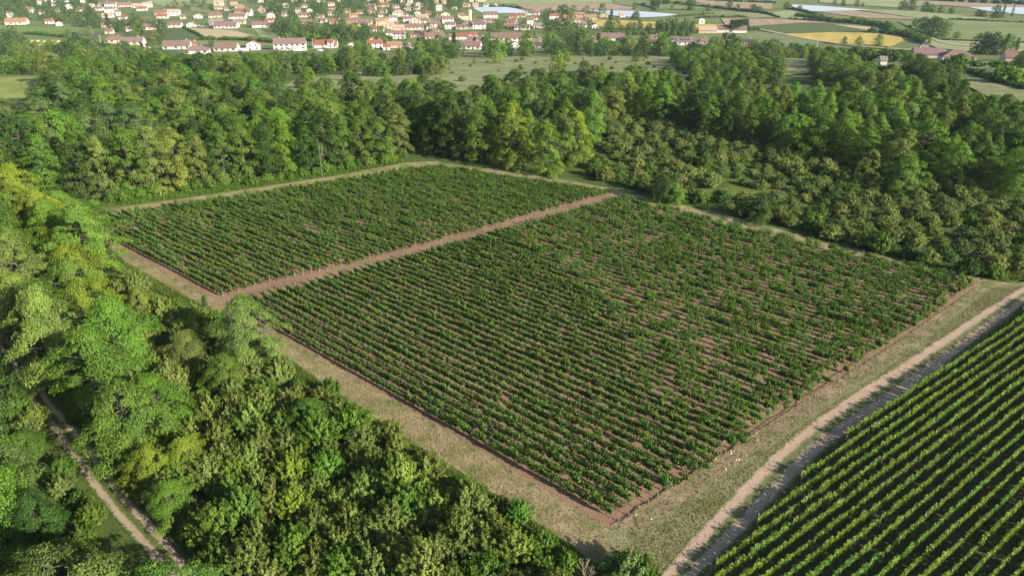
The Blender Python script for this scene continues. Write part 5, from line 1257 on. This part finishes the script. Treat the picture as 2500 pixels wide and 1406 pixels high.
for px, py, hp, kd, tn, lab in FT:
    p = P(px, py); h = hp / ppm(p) / 0.97
    pr = {'f': RN.choice(FAR), 'p': RN.choice(POP), 'c': RN.choice(CON)}[kd]
    s = h / pr[2] * 0.98
    tree('poplar' if kd == 'p' else 'conifer' if kd == 'c' else 'field_tree', pr, p.x, p.y, s, tn, lab, 'tree', 'single trees of the fields')
# poplar row and dark clipped block
for i, px in enumerate([1604, 1612, 1619, 1626, 1640, 1648, 1655, 1662, 1669, 1676, 1684, 1690]):
    p = P(px, 83 + (i % 3)); s = (30 + 5 * math.sin(i * 1.7)) / ppm(p) / 17.0
    tree('poplar', POP[i % 2], p.x, p.y, s, 'mid green', '%s poplar from left in the poplar row beside the farm' % ordinal(i), 'tree', 'poplar row beside the farm')
for i in range(12):
    p = P(1782 + i * 3.7, 80 - 0.2 * i + (i % 2)); s = 29 / ppm(p) / 17.0
    tree('poplar', POP[i % 2], p.x, p.y, s * 1.25, 'blue green', '%s dark tree from left in the dense dark block by the farm' % ordinal(i), 'tree', 'dark tree block by the farm', sz=0.8)
# hedgerows: each a run of bushes
def hedgerow(pts, label, s=0.8, tone='deep green', step=4.0, name='hedgerow'):
    W = [P(*p) for p in pts]; L = sum((b - a).length for a, b in zip(W, W[1:])); n = max(2, int(L / (step * s)))
    W = resample(W, n)
    e = empty(name, W[0]); tag(e, label, 'hedge')
    for p in W:
        h = RN.choice(HED); q = p - W[0]
        o = link('hedge_bush', h[0], e, (q.x + RN.uniform(-.5, .5), q.y + RN.uniform(-.5, .5), q.z), tone_col(tone)); o.rotation_euler = (0, 0, RN.uniform(0, 6.28))
        k = s * RN.uniform(0.7, 1.3); o.scale = (k, k, k * RN.uniform(0.8, 1.2))
HR = [([(1930, 49), (1990, 52), (2038, 56)], 'dark straight clipped hedge beside the brown field', 1.0, 'blue green'),
 ([(1925, 24), (1960, 30), (1985, 38), (2010, 44)], 'dark hedge line below the long film field', 1.1, 'deep green'),
 ([(1946, 42), (1990, 46), (2040, 54), (2100, 60)], 'leafy hedge line above the straight dark hedge', 1.5, 'mid green'),
 ([(2060, 57), (2110, 59), (2160, 68), (2180, 80)], 'tree-lined hedge between the brown field and stubble', 1.9, 'mid green'),
 ([(2130, 80), (2190, 84), (2240, 96), (2260, 108)], 'winding bushy hedge right of the yellow wheat field', 1.7, 'mid green'),
 ([(2020, 143), (2100, 150), (2180, 152), (2240, 150)], 'long dark hedge below the yellow wheat field', 2.3, 'deep green'),
 ([(2030, 132), (2110, 136), (2200, 138)], 'hedge behind the long dark hedge', 1.8, 'mid green'),
 ([(2340, 162), (2420, 168), (2500, 172), (2560, 176)], 'dark green hedge of trees right of the farmhouse', 2.0, 'mid green'),
 ([(2300, 158), (2380, 185), (2440, 205), (2500, 222)], 'dark hedge line slanting through the right pasture', 0.9, 'deep green'),
 ([(2110, 172), (2180, 178), (2240, 184)], 'dark hedge below the garden plots', 1.5, 'deep green'),
 ([(2460, 205), (2500, 200), (2540, 210)], 'bushy hedge clump at the right frame edge', 2.3, 'fresh green'),
 ([(1655, 12), (1740, 20), (1790, 26), (1860, 33), (1900, 44)], 'dark hedge along the pale field at the top', 0.9, 'blue green'),
 ([(1552, 12), (1600, 24)], 'dark field edge hedge beside the brown field', 0.7, 'blue green'),
 ([(1570, 14), (1600, 16)], 'dark grove at the top edge above the fields', 2.2, 'blue green'),
 ([(1600, 10), (1680, 13)], 'blue-green wood strip at the top edge', 2.4, 'deep green'),
 ([(1690, 0), (1800, 6), (1890, 9)], 'green hedge with small trees along the top field', 1.3, 'deep green'),
 ([(2190, 2), (2320, 4)], 'dark wood edge left part at the top right', 1.6, 'blue green'),
 ([(2320, 5), (2420, 10), (2520, 14)], 'dark wood edge at the top right corner', 2.8, 'blue green'),
 ([(60, 84), (100, 86), (160, 92)], 'dark hedge below the far left meadow', 1.0, 'mid green'),
 ([(500, 97), (600, 99), (670, 106)], 'hedge between the hay field and the front row', 1.1, 'mid green'),
 ([(450, 70), (480, 84), (502, 96)], 'thin hedge between the dark vineyard and hay field', 0.6, 'deep green'),
 ([(245, 117), (290, 118), (325, 119)], 'bright clipped yellow hedge in front of the white house', 0.7, 'yellow green'),
 ([(700, 98), (760, 100), (840, 104)], 'leafy hedge behind the long mauve-roofed house', 1.9, 'mid green'),
 ([(1480, 85), (1560, 86), (1680, 88)], 'bushy strip below the poplar row', 1.4, 'mid green'),
 ([(1790, 78), (1850, 75)], 'shrub row right of the dark tree block', 1.0, 'grey green'),
 ([(1270, 22), (1240, 18), (1200, 18)], 'hedge along the upper edge of the left film field', 0.9, 'deep green'),
 ([(2300, 100), (2420, 104), (2500, 106)], 'thin dark hedge under the large green field', 0.5, 'blue green'),
 ([(2320, 48), (2400, 52), (2520, 58)], 'thin dark hedge above the large green field', 0.6, 'deep green'),
 ([(1650, 42), (1700, 38), (1740, 36)], 'scrubby hedge right of the white film field', 0.7, 'mid green'),
 ([(1700, 45), (1760, 43), (1820, 44)], 'rough shrub strip in the field behind the farm', 0.8, 'grey green')]
for pts, lab, s, tn in HR: hedgerow(pts, lab, s, tn)
# scattered trees on the slope between meadow and right pasture
SLOPE = [([(1640, 148), (1840, 140), (1900, 175), (1900, 205), (1700, 205), (1660, 175)], 5.4, 0.72, 'hill top left of the dry clearing'),
         ([(1850, 126), (1990, 134), (1990, 146), (1860, 146)], 6.0, 0.7, 'hill crest above the dry clearing'),
         ([(640, 196), (860, 178), (880, 196), (700, 222)], 13, 0.6, 'thin meadow left of the dry one'),
         ([(1985, 150), (2040, 155), (2140, 215), (2280, 232), (2400, 262), (2440, 300), (2330, 262), (2180, 230), (1990, 205)], 5.2, 0.72, 'hill right of the dry clearing'),
         ([(2210, 175), (2300, 185), (2340, 215), (2270, 215)], 6.0, 0.75, 'hill below the right farm'),
         ([(1300, 205), (1640, 200), (1640, 226), (1300, 226)], 6.0, 0.7, 'lower edge of the dry meadow'),
         ([(880, 165), (1090, 160), (1080, 185), (900, 190)], 8.5, 0.85, 'left end of the dry meadow'),
         ([(2480, 170), (2640, 180), (2640, 195), (2490, 185)], 6, 0.8, 'right frame edge above the pasture')]
for i, (poly, sp, sc, where) in enumerate(SLOPE):
    for oi_, (x, y) in enumerate(sorted(scatter(poly, sp, 80 + i))):
        if not visible(x, y, 8): continue
        tone = pick([('mid green', 4), ('olive green', 2.5), ('fresh green', 2), ('deep green', 2)])
        tree('slope_tree', RN.choice(RND), x, y, sc * RN.uniform(0.6, 1.1), tone, '%s tree, %s from left on the %s' % (tone, ordinal(oi_), where), 'tree', 'trees on the slope, ' + where)
for i, (x, y) in enumerate(sorted(scatter([(900, 195), (1090, 150), (1690, 142), (1680, 198), (1300, 200), (1000, 215)], 15, 95))):
    tree('meadow_bush', RN.choice(SHR), x, y, RN.uniform(0.25, 0.8), 'olive green', '%s low olive bush from left in the dry meadow' % ordinal(i), 'bush', 'bushes of the dry meadow', parts=('foliage', 'stems'))

# ------------------------------------------------------------------ grass (uncountable)
def grass(name, polys, density, h, cols, label, seed, lift=0.05, wid=0.05, lean=0.5):
    rg = np.random.default_rng(seed); V = []; 
    C = []
    for poly in polys:
        W = world2(poly); x0, x1 = min(p[0] for p in W), max(p[0] for p in W); y0, y1 = min(p[1] for p in W), max(p[1] for p in W)
        n = int((x1 - x0) * (y1 - y0) * density); xs_ = rg.uniform(x0, x1, n); ys_ = rg.uniform(y0, y1, n)
        px_ = np.array([p[0] for p in W]); py_ = np.array([p[1] for p in W]); ins = np.zeros(n, bool)
        for i in range(len(W)):
            a, b = i, i - 1
            with np.errstate(divide='ignore', invalid='ignore'):
                c = ((py_[a] > ys_) != (py_[b] > ys_)) & (xs_ < (px_[b] - px_[a]) * (ys_ - py_[a]) / (py_[b] - py_[a]) + px_[a])
            ins ^= c
        C.append(np.stack([xs_[ins], ys_[ins], np.full(ins.sum(), lift)], 1))
    C = np.vstack(C); m = len(C); hh = h * rg.uniform(0.5, 1.4, m)[:, None]
    an = rg.uniform(0, 6.283, m); sd = np.stack([np.cos(an), np.sin(an), np.zeros(m)], 1) * wid
    tip = C + np.stack([rg.normal(0, lean, m) * hh[:, 0], rg.normal(0, lean, m) * hh[:, 0], hh[:, 0]], 1)
    v = np.stack([C - sd, C + sd, tip], 1).reshape(-1, 3); f = np.arange(len(v)).reshape(-1, 3)
    o = link(name, np_mesh(name, v, f, [LEAF], tint=rg.uniform(0, 1, m)), color=(*cols, 1)); tag(o, label, 'grass', kind='stuff'); return o
grass('verge_grass', [[(215, 508), (330, 500), (600, 461), (820, 428), (985, 398), (985, 388), (820, 414), (600, 446), (330, 484), (215, 496)]], 26, 0.55, (0.10, 0.19, 0.025), 'tall fresh grass along the foot of the wood by the upper track', 301, wid=0.07)
grass('verge_grass', [[(1400, 432), (1500, 449), (1800, 524), (2100, 604), (2300, 657), (2460, 692), (2520, 680), (2460, 650), (2300, 636), (2100, 584), (1800, 504), (1500, 438)]], 24, 0.5, (0.085, 0.14, 0.022), 'rough green grass between right path and scrub', 302, wid=0.06)
grass('verge_grass', [[(300, 640), (545, 776), (640, 834), (900, 1014), (1130, 1159), (1400, 1338), (1470, 1394), (1430, 1398), (1360, 1350), (1090, 1170), (870, 1030), (610, 850), (520, 790), (300, 665)]], 45, 0.5, (0.12, 0.17, 0.03), 'long grass between mown strip and thicket', 303, wid=0.045)
grass('verge_grass', [[(60, 870), (150, 985), (245, 1090), (340, 1215), (420, 1300), (520, 1406), (570, 1406), (460, 1290), (380, 1200), (280, 1075), (165, 960), (75, 860)]], 60, 0.45, (0.13, 0.17, 0.035), 'long grass along the right side of the forest track', 304, wid=0.04)
grass('hay_stubble', [[(1540, 1330), (1600, 1290), (1880, 1095), (2220, 865), (2420, 705), (2500, 700), (2300, 826), (2060, 980), (1880, 1118), (1740, 1258), (1620, 1400), (1560, 1400)]], 55, 0.13, (0.26, 0.24, 0.12), 'cut hay stubble beside the sandy track', 305, wid=0.06, lean=1.6)
grass('straw_stubble', [[(290, 615), (520, 743), (650, 817), (800, 898), (1000, 1016), (1200, 1133), (1470, 1296), (1540, 1335), (1480, 1385), (1400, 1330), (1130, 1150), (900, 1006), (640, 826), (560, 776), (330, 650)]], 38, 0.10, (0.36, 0.30, 0.17), 'mown straw lying on the strip left of the vines', 306, wid=0.06, lean=1.8)
grass('track_grass', [[(1640, 1560), (1735, 1400), (1830, 1300), (1925, 1195), (2020, 1103), (2110, 1042), (2210, 975), (2300, 908), (2390, 836), (2500, 755), (2520, 762), (2430, 818), (2330, 902), (2200, 988), (2060, 1080), (1915, 1216), (1815, 1318), (1740, 1410)]], 60, 0.28, (0.065, 0.10, 0.022), 'dark green grass between sandy track and trimmed vines', 307, wid=0.04)

grass('soil_weeds', [[(1480, 1290), (1640, 1182), (1850, 1050), (2050, 923), (2200, 828), (2385, 702), (2410, 700), (2225, 852), (2060, 962), (1880, 1090), (1780, 1165), (1660, 1245), (1560, 1310)]], 9, 0.22, (0.16, 0.20, 0.06), 'sparse weeds on the bare soil at the lower right row ends', 308, lift=0.07, wid=0.06, lean=0.9)
grass('alley_grass', [[(575, 755), (650, 724), (795, 684), (1010, 629), (1378, 521), (1505, 485), (1530, 489), (1395, 530), (1010, 640), (800, 695), (680, 729), (588, 772)]], 22, 0.16, (0.17, 0.20, 0.065), 'short grass on the alley between the two vine blocks', 309, wid=0.06, lean=0.9)
grass('soil_weeds', [[(280, 600), (526, 731), (658, 803), (806, 884), (1006, 1001), (1206, 1118), (1476, 1280), (1480, 1296), (1200, 1130), (1000, 1013), (800, 896), (650, 815), (520, 742), (284, 612)]], 12, 0.2, (0.19, 0.20, 0.07), 'sparse weeds along the soil edge beside the mown strip', 310, wid=0.05, lean=0.9)
# ------------------------------------------------------------------ haze
HZ = NT('air')
HZ.t.nodes.remove(HZ.b)
pvn = HZ.n('ShaderNodeVolumePrincipled')
pvn.inputs['Color'].default_value = (0.62, 0.80, 1.0, 1)
pvn.inputs['Density'].default_value = 0.00007
pvn.inputs['Anisotropy'].default_value = 0.0
HZ.l(pvn.outputs[0], HZ.t.nodes['Material Output'].inputs['Volume'])
hz = link('haze', boxmesh('haze', -2700, 2700, -400, 3300, -DROP - 3, CAM_H + 6, HZ.m)); tag(hz, 'thin pale blue summer haze over the valley', 'haze', kind='stuff')
print('OBJECTS', len(bpy.data.objects), 'rows', len(near_rows), len(far_rows), len(right_rows), 'A', len(ptsA), 'B', len(ptsB), 'T', len(ptsT), 'S', len(ptsS), 'garden', ng)
seen = {}
for o in bpy.data.objects:
    if o.parent is None and o.get('group') in ('garden trees of the village', 'garden conifers of the village'): seen.setdefault(o['label'], []).append(o)
for lab, os_ in seen.items():
    if len(os_) > 1:
        for i, o in enumerate(sorted(os_, key=lambda q: q.location.x / q.location.y)): o['label'] = ordinal(i) + ' ' + lab
for o in bpy.data.objects:
    if o.parent is None and 'label' in o and not 4 <= len(o['label'].split()) <= 16: print('LABEL', len(o['label'].split()), o.name, o['label'])
